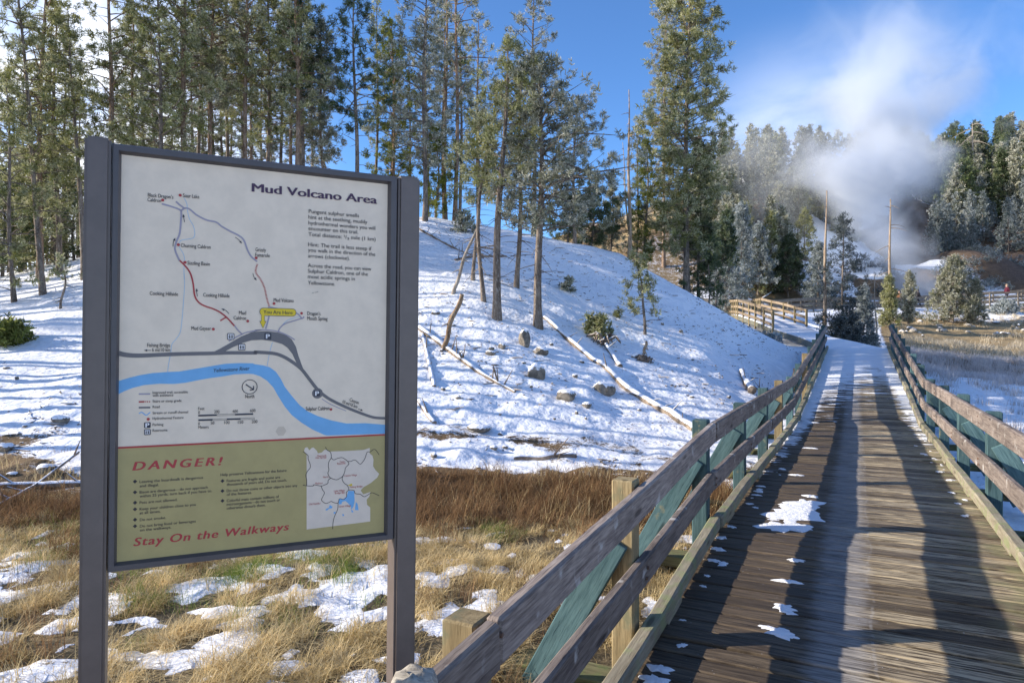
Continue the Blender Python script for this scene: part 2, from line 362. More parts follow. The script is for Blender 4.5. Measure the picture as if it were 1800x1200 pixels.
_n = len(_cp); _P = np.concatenate([np.ones((_n, 1)), _XY], 1)
_K = np.block([[_A, _P], [_P.T, np.zeros((3, 3))]])
_w = np.linalg.solve(_K, np.concatenate([_cp[:, 2], np.zeros(3)]))
def h_base(x, y):
    x = np.atleast_1d(np.asarray(x, float)); y = np.atleast_1d(np.asarray(y, float))
    out = np.empty(len(x))
    for i in range(0, len(x), 20000):
        q = np.stack([x[i:i + 20000], y[i:i + 20000]], 1)
        d = np.linalg.norm(q[:, None] - _XY[None], axis=2)
        out[i:i + 20000] = _phi(d) @ _w[:_n] + _w[_n] + q @ _w[_n + 1:]
    return out
def bridge_uv(x, y): return x * CT - y * ST, x * ST + y * CT
def snow_field(x, y):
    """share of snow cover, 0..1, from the place alone"""
    v, u = bridge_uv(x, y)
    s = np.full(x.shape, 0.86)
    f1 = fbm(x * 4.6 + 3, y * 4.6 + 8, 5, .64); lump = sstep(0.485, 0.60, f1) * .84
    edge = 8.6 + (fbm(x * 0.5, y * 0.5, 3) - 0.5) * 1.2 - 0.9 * sstep(-2, -5.5, x)
    near = 1 - sstep(edge - 0.25, edge + 0.45, y)
    fore = 0.08 + 0.90 * lump * (1 - sstep(-0.6, 0.6, x - .0)) * (1 - sstep(5.4, 6.6, y)) + 0.9 * sstep(0.585, 0.64, f1) * (1 - sstep(6.6, 7.4, y))
    s = s * (1 - near) + fore * near
    s = s * (0.15 + 0.85 * sstep(0.3, 1.6, y))
    litter = sstep(0.42, 0.60, fbm(x * 0.55, y * 0.9 + 30, 4)) * (1 - sstep(9.8, 13.5, y)) * (1 - near)
    s = s - 0.44 * litter
    s = s - 0.25 * sstep(0.3, 2.3, v + 4.0) * (1 - sstep(6, 9, u)) * (1 - near)
    rt = sstep(0.8, 2.2, v)
    snow_r = 0.70 * (1 - sstep(22, 30, y)) + 0.28
    snow_r = snow_r * (1 - 0.75 * sstep(33, 37, y))
    snow_r = snow_r + 0.32 * sstep(54, 58, y) * (1 - sstep(61, 66, y))
    s = s * (1 - rt) + snow_r * rt
    far = sstep(50, 58, y)
    fs = 0.30 + 0.55 * sstep(0.45, 0.6, fbm(x * 0.12 + 5, y * 0.10, 3))
    brown = sstep(46, 52, x) * (1 - sstep(84, 92, y)); tan = sstep(33, 26, x)
    fs = fs * (1 - 0.85 * brown) * (1 - 0.45 * tan)
    s = s * (1 - far) + (fs * far + (s * far) * 0) if False else np.where(y > 64, fs, s * (1 - far) + far * np.maximum(fs * 0.6 + 0.1, s * 0.7))
    return np.clip(s, 0, 1)
def ground_col(x, y):
    v, u = bridge_uv(x, y)
    c = np.tile(np.array([0.17, 0.115, 0.062]), (len(x), 1))
    def blend(c, m, k): return c * (1 - m[:, None]) + np.array(k)[None] * m[:, None]
    c = blend(c, (1 - sstep(8, 9, y)) * (1 - sstep(3, 5, x)), (0.15, 0.115, 0.065))
    c = blend(c, 1 - sstep(0.3, 1.6, y), (0.30, 0.235, 0.155))
    rt = sstep(0.8, 2.2, v)
    c = blend(c, rt * sstep(30, 36, y) * (1 - sstep(58, 62, y)), (0.32, 0.235, 0.125))
    c = blend(c, rt * (1 - sstep(22, 30, y)), (0.22, 0.18, 0.14))
    c = blend(c, sstep(46, 52, x) * sstep(60, 66, y), (0.105, 0.075, 0.058))
    c = blend(c, sstep(30, 24, x) * sstep(58, 70, y) * .7, (0.30, 0.22, 0.11))
    c = blend(c, sstep(0.52, 0.6, fbm(x * 0.2, y * 0.2, 3)) * sstep(58, 70, y) * 0.8, (0.13, 0.085, 0.05))
    return c
def h(x, y):
    x = np.atleast_1d(np.asarray(x, float)); y = np.atleast_1d(np.asarray(y, float))
    z = h_base(x, y)
    v, u = bridge_uv(x, y)
    z = z + (fbm(x * 0.9, y * 0.9, 4) - 0.5) * 0.22 * sstep(2, 9, y) + (fbm(x * 0.16 + 9, y * 0.16, 3) - 0.5) * 0.5 * sstep(9, 20, y) * (1 - 0.6 * sstep(2, -1, np.abs(v) - 2))
    z = z + (fbm(x * 0.12 + 3, y * 0.12 + 1, 4) - 0.5) * 5.0 * sstep(64, 78, y)
    z = z + (fbm(x * 2.7 + 40, y * 2.7, 3) - 0.5) * (0.05 + 0.04 * sstep(8.5, 9.5, y) * (1 - sstep(13, 18, y))) * (1 - sstep(22, 34, y))
    z = z + (fbm(x * 6.5 + 3, y * 6.5 + 8, 2) - 0.5) * 0.05 * sstep(8.4, 9.2, y) * (1 - sstep(15, 24, y))
    nearm = 1 - sstep(8.5, 9.5, y)
    z = z + nearm * 0.045 * sstep(0.35, 0.9, snow_field(x, y))
    # keep the ground below the deck
    inb = (np.abs(v) < 1.9) & (u > -3) & (u < UEND + 0.5)
    dz = np.where(u < 5.8, -1.57 - 0.062 * (5.8 - u), np.where(u < 14.2, -1.57, -1.57 + 0.087 * (u - 14.2)))
    z = np.where(inb, np.minimum(z, dz - 0.34), z)
    for (a, b, wd_, dr) in WALK:
        ax, ay = a[0], a[1]; ex_, ey_ = b[0] - ax, b[1] - ay; t = np.clip(((x - ax) * ex_ + (y - ay) * ey_) / (ex_ * ex_ + ey_ * ey_), 0, 1)
        dd = np.hypot(x - ax - t * ex_, y - ay - t * ey_); lim = a[2] + t * (b[2] - a[2]) - dr
        z = np.minimum(z, lim + np.maximum(dd - wd_, 0) ** 1.15 * 0.42)
    return z
def gz(x, y): return float(h(x, y)[0])
def ground_hit(px, py, y0=2.5, y1=120.0):
    """point where the sight line of a photo pixel meets the terrain"""
    Y = np.geomspace(y0, y1, 1500); X = (px - 900) / F * Y; Z = -(py - 600) / F * Y
    d = Z - h(X, Y); k = np.where(d < 0)[0]
    i = k[0] if len(k) else int(np.argmin(d))
    return Vector((X[i], Y[i], float(h(X[i], Y[i])[0])))

def axis_pts(segs):
    o = []
    for a, b, st in segs: o.append(np.arange(a, b, st))
    o.append(np.array([segs[-1][1]])); return np.concatenate(o)
xs = axis_pts([(-420, -120, 60), (-120, -30, 7), (-30, -9, 0.5), (-9, 9, 0.075), (9, 26, 0.15), (26, 90, 0.7), (90, 180, 5), (180, 520, 60)])
ys = axis_pts([(-120, -12, 12), (-12, 1.4, 0.6), (1.4, 10.5, 0.075), (10.5, 30, 0.15), (30, 66, 0.4), (66, 150, 1.2), (150, 300, 12), (300, 620, 60)])
GX, GY = np.meshgrid(xs, ys); fx, fy = GX.ravel(), GY.ravel()
fz = h(fx, fy)
far_m = np.maximum(np.clip((np.abs(fx) - 180) / 200, 0, 1), np.clip((fy - 220) / 250, 0, 1)); fz = fz * (1 - far_m) + 12 * far_m
nx, ny = len(xs), len(ys)
idx = np.arange(nx * ny).reshape(ny, nx)
quads = np.stack([idx[:-1, :-1], idx[:-1, 1:], idx[1:, 1:], idx[1:, :-1]], -1).reshape(-1, 4)
ground = link('ground', make_mesh('ground', np.stack([fx, fy, fz], 1), quads=quads, attrs={'snow': snow_field(fx, fy), 'gcol': ground_col(fx, fy)}, smooth=True), M['ground'])
tag(ground, 'snowy hillside and dry meadow ground', 'ground', kind='structure')

# ------------------------------------------------------------------ beams
def beam(name, p0, p1, w, t, mat, parent, roll=None, bev=0.006, jit=0.0, seed=0):
    """plank from p0 to p1: local x runs along it, w across (y), t thick (z)"""
    p0, p1 = Vector(p0), Vector(p1); d = p1 - p0; L = d.length
    x = d / L; up = Vector(roll) if roll is not None else Vector((0, 0, 1))
    y = up.cross(x).normalized(); z = x.cross(y)
    bm = bmesh.new(); bmesh.ops.create_cube(bm, size=1.0)
    for q in bm.verts: q.co = Vector((q.co.x * L, q.co.y * w, q.co.z * t))
    bmesh.ops.bevel(bm, geom=bm.edges[:], offset=min(bev, t * 0.3, w * 0.3), segments=1, affect='EDGES')
    if jit:
        le = [e for e in bm.edges if abs((e.verts[0].co - e.verts[1].co).x) > L * 0.6]
        bmesh.ops.subdivide_edges(bm, edges=le, cuts=7)
        r = random.Random(seed); a, b_ = r.uniform(0, 6), r.uniform(0, 6)
        for q in bm.verts:
            s = q.co.x / max(L, 0.1) * 6
            q.co.y += jit * (math.sin(s + a) + 0.5 * math.sin(2.7 * s + b_)); q.co.z += jit * 0.6 * math.sin(1.7 * s + b_)
    o = bm_obj(name, bm, mat, parent)
    o.matrix_local = Matrix(((x.x, y.x, z.x, (p0.x + p1.x) / 2), (x.y, y.y, z.y, (p0.y + p1.y) / 2), (x.z, y.z, z.z, (p0.z + p1.z) / 2), (0, 0, 0, 1)))
    return o

def planks(us, zf, v0f, v1f, wid, name, mat, parent, seed=1, thick=0.04):
    r = np.random.default_rng(seed); V = []; Q = []; A = []
    u = us[0]
    while u < us[1]:
        w = wid * r.uniform(0.93, 1.05); g = r.uniform(0.009, 0.016)
        a, b = v0f(u) - r.uniform(0, 0.05), v1f(u) + r.uniform(0, 0.05); dz = r.normal(0, 0.0025); tl = r.normal(0, 0.003)
        k = len(V); c = 0.007
        for vv in (a, b):
            for (uu, zz) in ((u, -thick), (u + w - g, -thick), (u + w - g, -c), (u + w - g - c, 0), (u + c, 0), (u, -c)):
                V.append((vv, uu, zf(uu) + zz + dz + tl * (1 if vv > a else -1)))
        p = r.random(); A += [p] * 12
        for i in range(6): Q.append((k + i, k + (i + 1) % 6, k + 6 + (i + 1) % 6, k + 6 + i))
        Q.append((k, k + 5, k + 2, k + 1)); Q.append((k + 5, k + 4, k + 3, k + 2)); Q.append((k + 6, k + 7, k + 8, k + 11)); Q.append((k + 11, k + 8, k + 9, k + 10))
        u += w
    return link(name, make_mesh(name, V, quads=Q, attrs={'plank': A}), mat, parent)

# ------------------------------------------------------------------ footbridge (local frame: x = across, y = along)
br = thing('footbridge', 'weathered wooden footbridge with railings climbing away beside the map sign', 'footbridge', (0, 0, 0), -TH)
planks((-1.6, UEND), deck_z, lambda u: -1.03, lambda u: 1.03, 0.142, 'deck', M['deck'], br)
for s in (-0.62, 0.0, 0.62):
    for a, b in ((-1.6, 5.8), (5.8, 14.2), (14.2, UEND)):
        beam('stringer', (s, a, deck_z(a) - 0.15), (s, b, deck_z(b) - 0.15), 0.09, 0.2, M['beam'], br)
post_u = [-0.25, 1.97, 3.72, 5.8, 7.9, 10.0, 12.1, 14.2, 16.3, 18.4, 20.5, 22.6, 24.7, 26.8, 28.85]
joints = [-1.6, 1.97, 5.8, 10.0, 14.2, 18.4, 22.6, UEND]
HT, HM, HK = 0.90, 0.49, 0.13
rr = random.Random(5)
for sd in (-1, 1):
    for i, u in enumerate(post_u):
        zt = deck_z(u) + HT + rr.uniform(-0.01, 0.03) - (.03 if i == 1 else 0)
        lab = None
        pm = M['post'] if sd < 0 and (i in (1, 2, 6, 9) or rr.random() < 0.1) else M['teal']
        beam('post', (sd * 1.165, u, deck_z(u) - 0.75), (sd * 1.165, u, zt), 0.125, 0.125, pm, br, roll=(0, 1, 0), bev=0.008)
        beam('outrigger_beam', (-sd * 0.05, u + 0.13, deck_z(u) - 0.31), (sd * 1.92, u + 0.13, deck_z(u) - 0.31), 0.22, 0.09, M['beam'], br)
        beam('brace', (sd * 1.20, u - 0.085, deck_z(u) + HT - 0.30), (sd * 1.72, u - 0.085, deck_z(u) - 0.36), 0.045, 0.16, M['teal'], br, roll=(sd * 0.66, 0, 0.52))
    for k in range(len(joints) - 1):
        a, b = joints[k] + 0.006, joints[k + 1] - 0.006
        for nm, hh, th_, hgt, off, mt in (('top_rail', HT - 0.08, 0.058, 0.165, 1.07, 'rail'), ('middle_rail', HM - 0.075, 0.056, 0.155, 1.07, 'rail'), ('kerb_rail', HK - 0.05, 0.085, 0.10, 1.035, 'kerb')):
            ja = rr.uniform(-0.008, 0.008)
            beam(nm, (sd * (off + ja), a, deck_z(a) + hh), (sd * (off + ja), b, deck_z(b) + hh), th_, hgt, M[mt], br, bev=0.012, jit=0.003 if nm != 'kerb_rail' else 0.006, seed=k * 7 + sd)
    for i, u in enumerate(post_u[:9]):
        for hh, dv in ((HT - .05, .004), (HT - .11, -.02), (HM - .05, .015), (HM - .10, -.01)):
            q = sd * (1.07 - .030); bb = bmesh.new(); bmesh.ops.create_cone(bb, cap_ends=True, segments=10, radius1=.011, radius2=.008, depth=.010)
            ob = bm_obj('bolt', bb, M['bolt'], br); ob.rotation_euler = (0, -sd * math.pi / 2, 0); ob.location = (q - sd * .002, u + dv, deck_z(u) + hh)
    for i in range(len(post_u) - 1):
        u = post_u[i] + 0.3
        beam('kerb_block', (sd * 1.035, u, deck_z(u) + 0.017), (sd * 1.035, u + 0.35, deck_z(u + 0.35) + 0.017), 0.08, 0.036, M['kerb'], br)

# snow lying on the planks: lumps with an edge, thickest in the middle
def snow_lumps(name, spots, label):
    V = []; T = []
    r = np.random.default_rng(11)
    for (x, y, z, rad, asp, rot) in spots:
        n = 22; k = len(V); ph = r.uniform(0, 6, 4)
        V.append((x, y, z + min(rad * 0.10, .012) + 0.004))
        for ring, (f, hz) in enumerate(((0.45, 0.12), (0.78, 0.075), (1.0, -0.004))):
            for i in range(n):
                a = 2 * math.pi * i / n
                q = rad * f * (1 + 0.22 * math.sin(2 * a + ph[0]) + 0.22 * math.sin(5 * a + ph[1]) + 0.14 * math.sin(9 * a + ph[2]) + r.normal(0, .04))
                dx, dy = q * math.cos(a), q * asp * math.sin(a); c, s_ = math.cos(rot), math.sin(rot)
                V.append((x + dx * c - dy * s_, y + dx * s_ + dy * c, z + min(rad, .11) * hz * (0.7 + 0.5 * r.random()) + (0.003 if ring < 2 else 0)))
        for i in range(n):
            j = (i + 1) % n
            T.append((k, k + 1 + i, k + 1 + j))
            for ring in range(2):
                a0 = k + 1 + ring * n
                T.append((a0 + i, a0 + n + i, a0 + n + j)); T.append((a0 + i, a0 + n + j, a0 + j))
    o = link(name, make_mesh(name, V, tris=T, smooth=True), M['snow'])
    return tag(o, label, 'snow', kind='stuff')
def deck_hit(px, py):
    a = (px - 900) / F; d = Vector((a, 1, -(py - 600) / F))
    best = None
    for t in np.linspace(2, 40, 4000):
        p = d * t; v, u = bridge_uv(p.x, p.y)
        if p.z <= deck_z(u): return p
    return d * 10
sp = []
for px, py, rp, asp in [(1394, 906, 34, 1.5), (1414, 886, 22, 1.5), (1376, 926, 28, 1.0), (1402, 896, 26, 1.6), (1425, 872, 9, 1), (1405, 925, 16, 1.0), (1385, 890, 14, 1.0), (1378, 1068, 17, .7), (1385, 1076, 10, .7), (1372, 1112, 22, .7), (1352, 1104, 14, .5), (1388, 1118, 10, .6), (1400, 985, 13, .4), (1385, 1022, 16, .4), (1160, 1175, 16, .8), (1150, 1195, 18, .9),
                        (1262, 965, 9, .9), (1255, 985, 8, .9), (1268, 945, 8, .8), (1243, 1012, 6, .7), (1236, 1030, 5, .7), (1200, 1090, 5, .7), (1330, 870, 6, .6), (1318, 885, 5, .6), (1420, 742, 12, .5), (1370, 800, 8, .5), (1425, 788, 9, .4), (1400, 835, 9, .4)]:
    p = deck_hit(px, py); rad = rp / F * p.y
    sp.append((p.x, p.y, p.z, rad * 1.25, asp, -TH))
for i in range(30):
    u = rr.uniform(3.2, 16); v = -0.96 + abs(rr.gauss(0, 0.07)); p = bl(v, u, deck_z(u)); sp.append((p.x, p.y, p.z, rr.uniform(0.015, 0.05), 0.8, rr.uniform(0, 3)))
for i in range(30):
    u = rr.uniform(7, 16); v = 0.96 - abs(rr.gauss(0, 0.10)); p = bl(v, u, deck_z(u)); sp.append((p.x, p.y, p.z, rr.uniform(0.015, 0.05), 0.8, rr.uniform(0, 3)))
snow_lumps('snow_patches', sp, 'thin white patches of melting snow scattered on the boardwalk planks')

# old stub post in front of the right sign post
def stub_post():
    p = W(728, 1188, 1.60); bm = bmesh.new(); n = 16; rings = []
    base = gz(p.x, p.y) - 0.1
    for z, r in ((base, 0.057), (p.z - 0.06, 0.056), (p.z - 0.018, 0.055), (p.z + 0.006, 0.044), (p.z + 0.012, 0.02)):
        rings.append([bm.verts.new((p.x + r * math.cos(2 * math.pi * i / n) * (1 + 0.05 * math.sin(i * 2.3)), p.y + r * math.sin(2 * math.pi * i / n), z + 0.006 * math.sin(i * 1.7))) for i in range(n)])
    for a, b in zip(rings, rings[1:]):
        for i in range(n): bm.faces.new((a[i], a[(i + 1) % n], b[(i + 1) % n], b[i]))
    bm.faces.new(rings[-1])
    o = bm_obj('stub_post', bm, M['stub'], smooth=True)
    tag(o, 'short grey round wooden post with cracked top at the foot of the map sign', 'post')
stub_post()

# ------------------------------------------------------------------ walkways beyond the bridge
def walkway(name, label, left, right, rails=(True, True), rail_mat='farrail', post_mat='farpost', deck_mat='deckfar', spacing=2.2, hgt=1.0, rail_from=0, nrails=3):
    left = [Vector(p) for p in left]; right = [Vector(p) for p in right]
    o0 = (left[0] + right[0]) / 2
    root = thing(name, label, 'boardwalk', o0)
    V = []; Q = []; A = []
    rw = np.random.default_rng(4)
    for i in range(len(left) - 1):
        n = max(1, int((left[i + 1] - left[i]).length / 0.16))
        for k in range(n):
            t0, t1 = k / n, (k + 0.94) / n
            a, b = left[i].lerp(left[i + 1], t0), left[i].lerp(left[i + 1], t1)
            c, d = right[i].lerp(right[i + 1], t1), right[i].lerp(right[i + 1], t0)
            s = len(V)
            for p in (a, b, c, d): V.append(p - o0)
            for p in (a, b, c, d): V.append(p - o0 - Vector((0, 0, 0.05)))
            A += [rw.random()] * 8
            Q += [(s, s + 3, s + 2, s + 1), (s, s + 1, s + 5, s + 4), (s + 1, s + 2, s + 6, s + 5), (s + 2, s + 3, s + 7, s + 6), (s + 3, s, s + 4, s + 7)]
    link('deck', make_mesh('deck', [tuple(v) for v in V], quads=Q, attrs={'plank': A}), M[deck_mat], root)
    for side, line, on in ((0, left, rails[0]), (1, right, rails[1])):
        for i in range(len(line) - 1):
            beam('fascia', line[i] - o0 - Vector((0, 0, 0.20)), line[i + 1] - o0 - Vector((0, 0, 0.20)), 0.06, 0.28, M['fasc'], root)
        if not on: continue
        up = Vector((0, 0, 1))
        for i in range(rail_from, len(line) - 1):
            a, b = line[i] - o0, line[i + 1] - o0; L = (b - a).length; n = max(1, round(L / spacing))
            for hh in ((0.96, 0.55, 0.18)[:nrails]):
                beam('rail', a + up * (hh * hgt), b + up * (hh * hgt), 0.05, 0.16, M[rail_mat], root, jit=0.006, seed=i)
            for k in range(n + (1 if i == len(line) - 2 else 0)):
                p = a.lerp(b, k / n); beam('post', p - up * 0.5, p + up * (hgt + 0.03), 0.11, 0.11, M[post_mat], root, roll=(0, 1, 0))
    return root
pathL = [bl(-1.03, UEND + 0.02, deck_z(UEND) - 0.004), W(1436, 603, 29.6), W(1408, 592, 34.5), W(1360, 577, 40)]
pathR = [bl(1.03, UEND + 0.02, deck_z(UEND) - 0.004), W(1502, 600, 29.6), W(1462, 592, 34.5), W(1419, 574, 41)]
walkway('boardwalk', 'snowy boardwalk without railings leading on from the far end of the footbridge', pathL, pathR, (False, False))
rampL = [W(1360, 577, 40) + Vector((0, .1, 0.0)), W(1328, 563.5, 43), W(1297, 553, 46.2), W(1280, 551, 53)]
rampR = [W(1419, 574, 41) + Vector((0, .1, 0)), W(1378, 561, 44), W(1337, 550, 47), W(1322, 550, 53)]
rp = walkway('railed_ramp', 'sunlit tan railed ramp of the boardwalk, below the grey walkway', rampL, rampR, (True, True), 'farrail', 'farpost', spacing=1.25)
fl = [(1215, 548, 57), (1335, 552.5, 55.5), (1385, 549, 57.5), (1430, 545.5, 60.5), (1520, 545, 61), (1600, 543, 61.5), (1680, 540, 61.5), (1740, 535, 61), (1840, 530, 60.5)]
fr_ = [(x + 6, y - 3.2, d + 2.2) for x, y, d in fl]
fw = walkway('far_walkway', 'long grey railed walkway crossing below the steaming hillside', [W(*q) for q in fl], [W(*q) for q in fr_], (True, True), 'greyrail', 'greyrail', spacing=2.6)
for i, (x0, x1) in enumerate(((0, 1),)): pass

# ------------------------------------------------------------------ map sign
TL, BL_ = W(212, 270, 1.526), W(206, 989, 1.526)
TR, BR = W(681, 323, 1.790), W(678, 936, 1.790)
ex = ((TR - TL) + (BR - BL_)).normalized(); ey = ((TL - BL_) + (TR - BR)); ey = (ey - ex * ey.dot(ex)).normalized(); en = ex.cross(ey)
if en.y > 0: en = -en                                    # towards the viewer's side
O = (TL + TR + BL_ + BR) / 4; PW = ((TR - TL).length + (BR - BL_).length) / 2; PH = ((TL - BL_).length + (TR - BR).length) / 2
def P(px, py):
    d = Vector(((px - 900) / F, 1, -(py - 600) / F)); t = O.dot(en) / d.dot(en); q = d * t - O
    return (q.dot(ex), q.dot(ey))
foot = O.copy(); foot.z = gz(O.x, O.y)
sign = thing('map_sign', 'large upright map board in a dark frame between two taupe steel posts', 'sign', foot)
Msign = Matrix(((ex.x, ey.x, en.x, O.x - foot.x), (ex.y, ey.y, en.y, O.y - foot.y), (ex.z, ey.z, en.z, O.z - foot.z), (0, 0, 0, 1)))
def sbox(name, a0, a1, b0, b1, n0, n1, mat, bev=0.003, parent=None):
    bm = bmesh.new(); bmesh.ops.create_cube(bm, size=1.0)
    for q in bm.verts: q.co = Vector(((a0 + a1) / 2 + q.co.x * (a1 - a0), (b0 + b1) / 2 + q.co.y * (b1 - b0), (n0 + n1) / 2 + q.co.z * (n1 - n0)))
    if bev: bmesh.ops.bevel(bm, geom=bm.edges[:], offset=bev, segments=2, affect='EDGES')
    o = bm_obj(name, bm, mat, sign); o.matrix_local = Msign
    if parent: o.parent = parent; o.matrix_local = Matrix()
    return o
hw, hh = PW / 2, PH / 2
down = (foot.z - O.z) - 0.15
def post_edges(x0, x1, y): return P(x0, y)[0], P(x1, y)[0]
la0, la1 = post_edges(144, 191, 620); ra0, ra1 = post_edges(697, 734.5, 620)
sbox('post', la0, la1, down, P(170, 240)[1], -0.070, 0.006, M['steel'], 0.006)
sbox('post', ra0, ra1, down, P(716, 310)[1], -0.070, 0.006, M['steel'], 0.006)
fl0, fl1 = la1 + 0.0025, ra0 - 0.0025; ft, fb = P(445, 282)[1] , P(445, 975)[1]
ft = hh + 0.021; fb = -hh - 0.019
# frame: four mitred bars with an inward chamfer
bm = bmesh.new()
outer = [(fl0, fb), (fl1, fb), (fl1, ft), (fl0, ft)]; inn = [(-hw, -hh), (hw, -hh), (hw, hh), (-hw, hh)]
def ringv(pts, k, z): return [bm.verts.new((a + (b_ - a) * k, c + (d_ - c) * k, z)) for (a, c), (b_, d_) in zip(pts, inn)]
r0 = ringv(outer, 0, -0.034); r1 = ringv(outer, 0, 0.000); r2 = ringv(outer, 0.12, 0.004); r3 = ringv(outer, 0.72, 0.004); r4 = ringv(outer, 0.86, -0.002); r5 = ringv(outer, 1.0, -0.0095)
r6 = ringv(outer, 0.9, -0.034)
for a, b in ((r0, r1), (r1, r2), (r2, r3), (r3, r4), (r4, r5), (r5, r6), (r6, r0)):
    for i in range(4): bm.faces.new((a[i], a[(i + 1) % 4], b[(i + 1) % 4], b[i]))
bmesh.ops.recalc_face_normals(bm, faces=bm.faces[:])
o = bm_obj('frame', bm, M['frame'], sign); o.matrix_local = Msign
ZP = -0.0090                                              # face of the panel
bsplit0, bsplit1 = P(206, 788)[1], P(678, 764)[1]; bs = (bsplit0 + bsplit1) / 2
map_panel = sbox('map_panel', -hw - 0.006, hw + 0.006, bs - 0.001, hh + 0.006, -0.016, ZP, M['white'], 0)
warn_panel = sbox('warning_panel', -hw - 0.006, hw + 0.006, -hh - 0.006, bs - 0.0015, -0.016, ZP, M['olive'], 0)

class Ink:
    """collects flat marks printed on the panel; one mesh per ink and subject"""
    def __init__(s): s.V = []; s.T = []
    def poly(s, pts, z):
        from mathutils.geometry import tessellate_polygon
        k = len(s.V); v3 = [Vector((a, b, 0)) for a, b in pts]
        for t in tessellate_polygon([v3]): s.T.append(tuple(k + i for i in t))
        s.V += [(a, b, z) for a, b in pts]
    def stroke(s, pts, w, z, smooth=True, taper=None):
        p = np.array(pts, float)
        if smooth and len(p) > 2:
            q = []
            for i in range(len(p) - 1):
                p0, p1, p2, p3 = p[max(i - 1, 0)], p[i], p[i + 1], p[min(i + 2, len(p) - 1)]
                for t in np.linspace(0, 1, 9)[:-1]:
                    q.append(0.5 * (2 * p1 + (p2 - p0) * t + (2 * p0 - 5 * p1 + 4 * p2 - p3) * t * t + (3 * p1 - p0 - 3 * p2 + p3) * t ** 3))
            q.append(p[-1]); p = np.array(q)
        d = np.gradient(p, axis=0); d /= np.linalg.norm(d, axis=1)[:, None] + 1e-9
        nrm = np.stack([-d[:, 1], d[:, 0]], 1); k = len(s.V)
        ww = np.full(len(p), w) if taper is None else np.interp(np.linspace(0, 1, len(p)), np.linspace(0, 1, len(taper)), taper)
        for i in range(len(p)):
            a, b = p[i] + nrm[i] * ww[i] / 2, p[i] - nrm[i] * ww[i] / 2
            s.V += [(a[0], a[1], z), (b[0], b[1], z)]
        for i in range(len(p) - 1):
            j = k + 2 * i; s.T += [(j, j + 1, j + 3), (j, j + 3, j + 2)]
    def disc(s, c, r, z, n=20):
        s.poly([(c[0] + r * math.cos(2 * math.pi * i / n), c[1] + r * math.sin(2 * math.pi * i / n)) for i in range(n)], z)
    def rrect(s, a0, a1, b0, b1, r, z):
        pts = []
        for cx, cy, st in ((a1 - r, b1 - r, 0), (a0 + r, b1 - r, 90), (a0 + r, b0 + r, 180), (a1 - r, b0 + r, 270)):
            for k in range(5): an = R_(st + k * 22.5); pts.append((cx + r * math.cos(an), cy + r * math.sin(an)))
        s.poly(pts, z)
    def text(s, body, x0, y0, x1, cap, z, bold=0.0, shear=0.0, y1=None, space=1.0):
        """x0,y0: start of the base line in the photo; x1: its end; cap: capital height in photo pixels"""
        cu = bpy.data.curves.new('txt', 'FONT'); cu.body = body; cu.offset = 0.0; cu.shear = shear; cu.space_character = space; cu.resolution_u = 3
        ob = bpy.data.objects.new('txt', cu); C.objects.link(ob)
        dg = bpy.context.evaluated_depsgraph_get(); me = ob.evaluated_get(dg).to_mesh()
        me.calc_loop_triangles()
        v = np.array([q.co[:2] for q in me.vertices]); t = np.array([q.vertices[:] for q in me.loop_triangles])
        bpy.data.objects.remove(ob); bpy.data.curves.remove(cu)
        a0, b0 = P(x0, y0)
        if y1 is None: a1 = P(x1, y0)[0]; b1 = b0
        else: a1, b1 = P(x1, y1)
        L = math.hypot(a1 - a0, b1 - b0); c_, s_ = (a1 - a0) / L, (b1 - b0) / L
        caph = P(x0, y0 - cap)[1] - b0
        x = (v[:, 0] - v[:, 0].min()) * (L / (v[:, 0].max() - v[:, 0].min())); y = v[:, 1] * (caph / 0.72)
        ex2 = bold * caph / .72
        for ci, ox in enumerate((0,) if bold < .004 else ((-ex2, ex2) if bold < .015 else (0, -ex2, ex2, -ex2 * .5, ex2 * .5))):
            k = len(s.V)
            s.V += [(a0 + (xx + ox) * c_ - yy * s_, b0 + (xx + ox) * s_ + yy * c_, z + ci * 1.2e-5) for xx, yy in zip(x, y)]
            s.T += [tuple(k + int(i) for i in q) for q in t]
    def done(s, name, mat, parent, label=None):
        o = link(name, make_mesh(name, s.V, tris=s.T), mat, parent)
        if label: o['label'] = label
        return o
def Z(k): return ZP + 0.00018 * (k + 1)
c1 = lambda x, y: P(180 + x / 4.8, 240 + y / 4.8)
c3 = lambda x, y: P(180 + x / 4, 480 + y / 4)
c4 = lambda x, y: P(400 + x / 4.138, 500 + y / 4.138)
c7 = lambda x, y: P(520 + x / 7.5, 780 + y / 7.5)
PX = 0.00133                                              # about one photo pixel on the panel
def on(c, pts): return [c(*q) for q in pts]
# river
I = Ink()
up_ = on(c3, [(100, 762), (190, 735), (260, 718), (350, 703), (460, 695), (540, 692), (640, 675), (760, 655), (860, 638), (960, 632), (1060, 634)]) + on(c4, [(200, 580), (262, 588), (310, 602), (355, 635), (390, 685), (420, 745), (470, 810), (530, 880), (590, 925), (660, 958), (760, 990), (870, 1012), (1010, 1010), (1160, 1022)])
lo_ = on(c3, [(100, 858), (150, 832), (210, 808), (290, 788), (400, 778), (500, 780), (580, 772), (680, 752), (760, 738), (840, 728), (930, 712), (1030, 708)]) + on(c4, [(190, 652), (240, 668), (290, 700), (335, 748), (370, 810), (420, 890), (470, 950), (540, 1005), (620, 1055), (700, 1092), (725, 1100), (1160, 1086)])
I.poly(up_ + lo_[::-1], Z(0)); 
wv = [c3(256 + i * 8, 990 - 10 * math.sin(i * 0.75)) for i in range(11)]; I.stroke(wv, 1.6 * PX, Z(0)); I.done('river', M['river'], map_panel)
I = Ink()
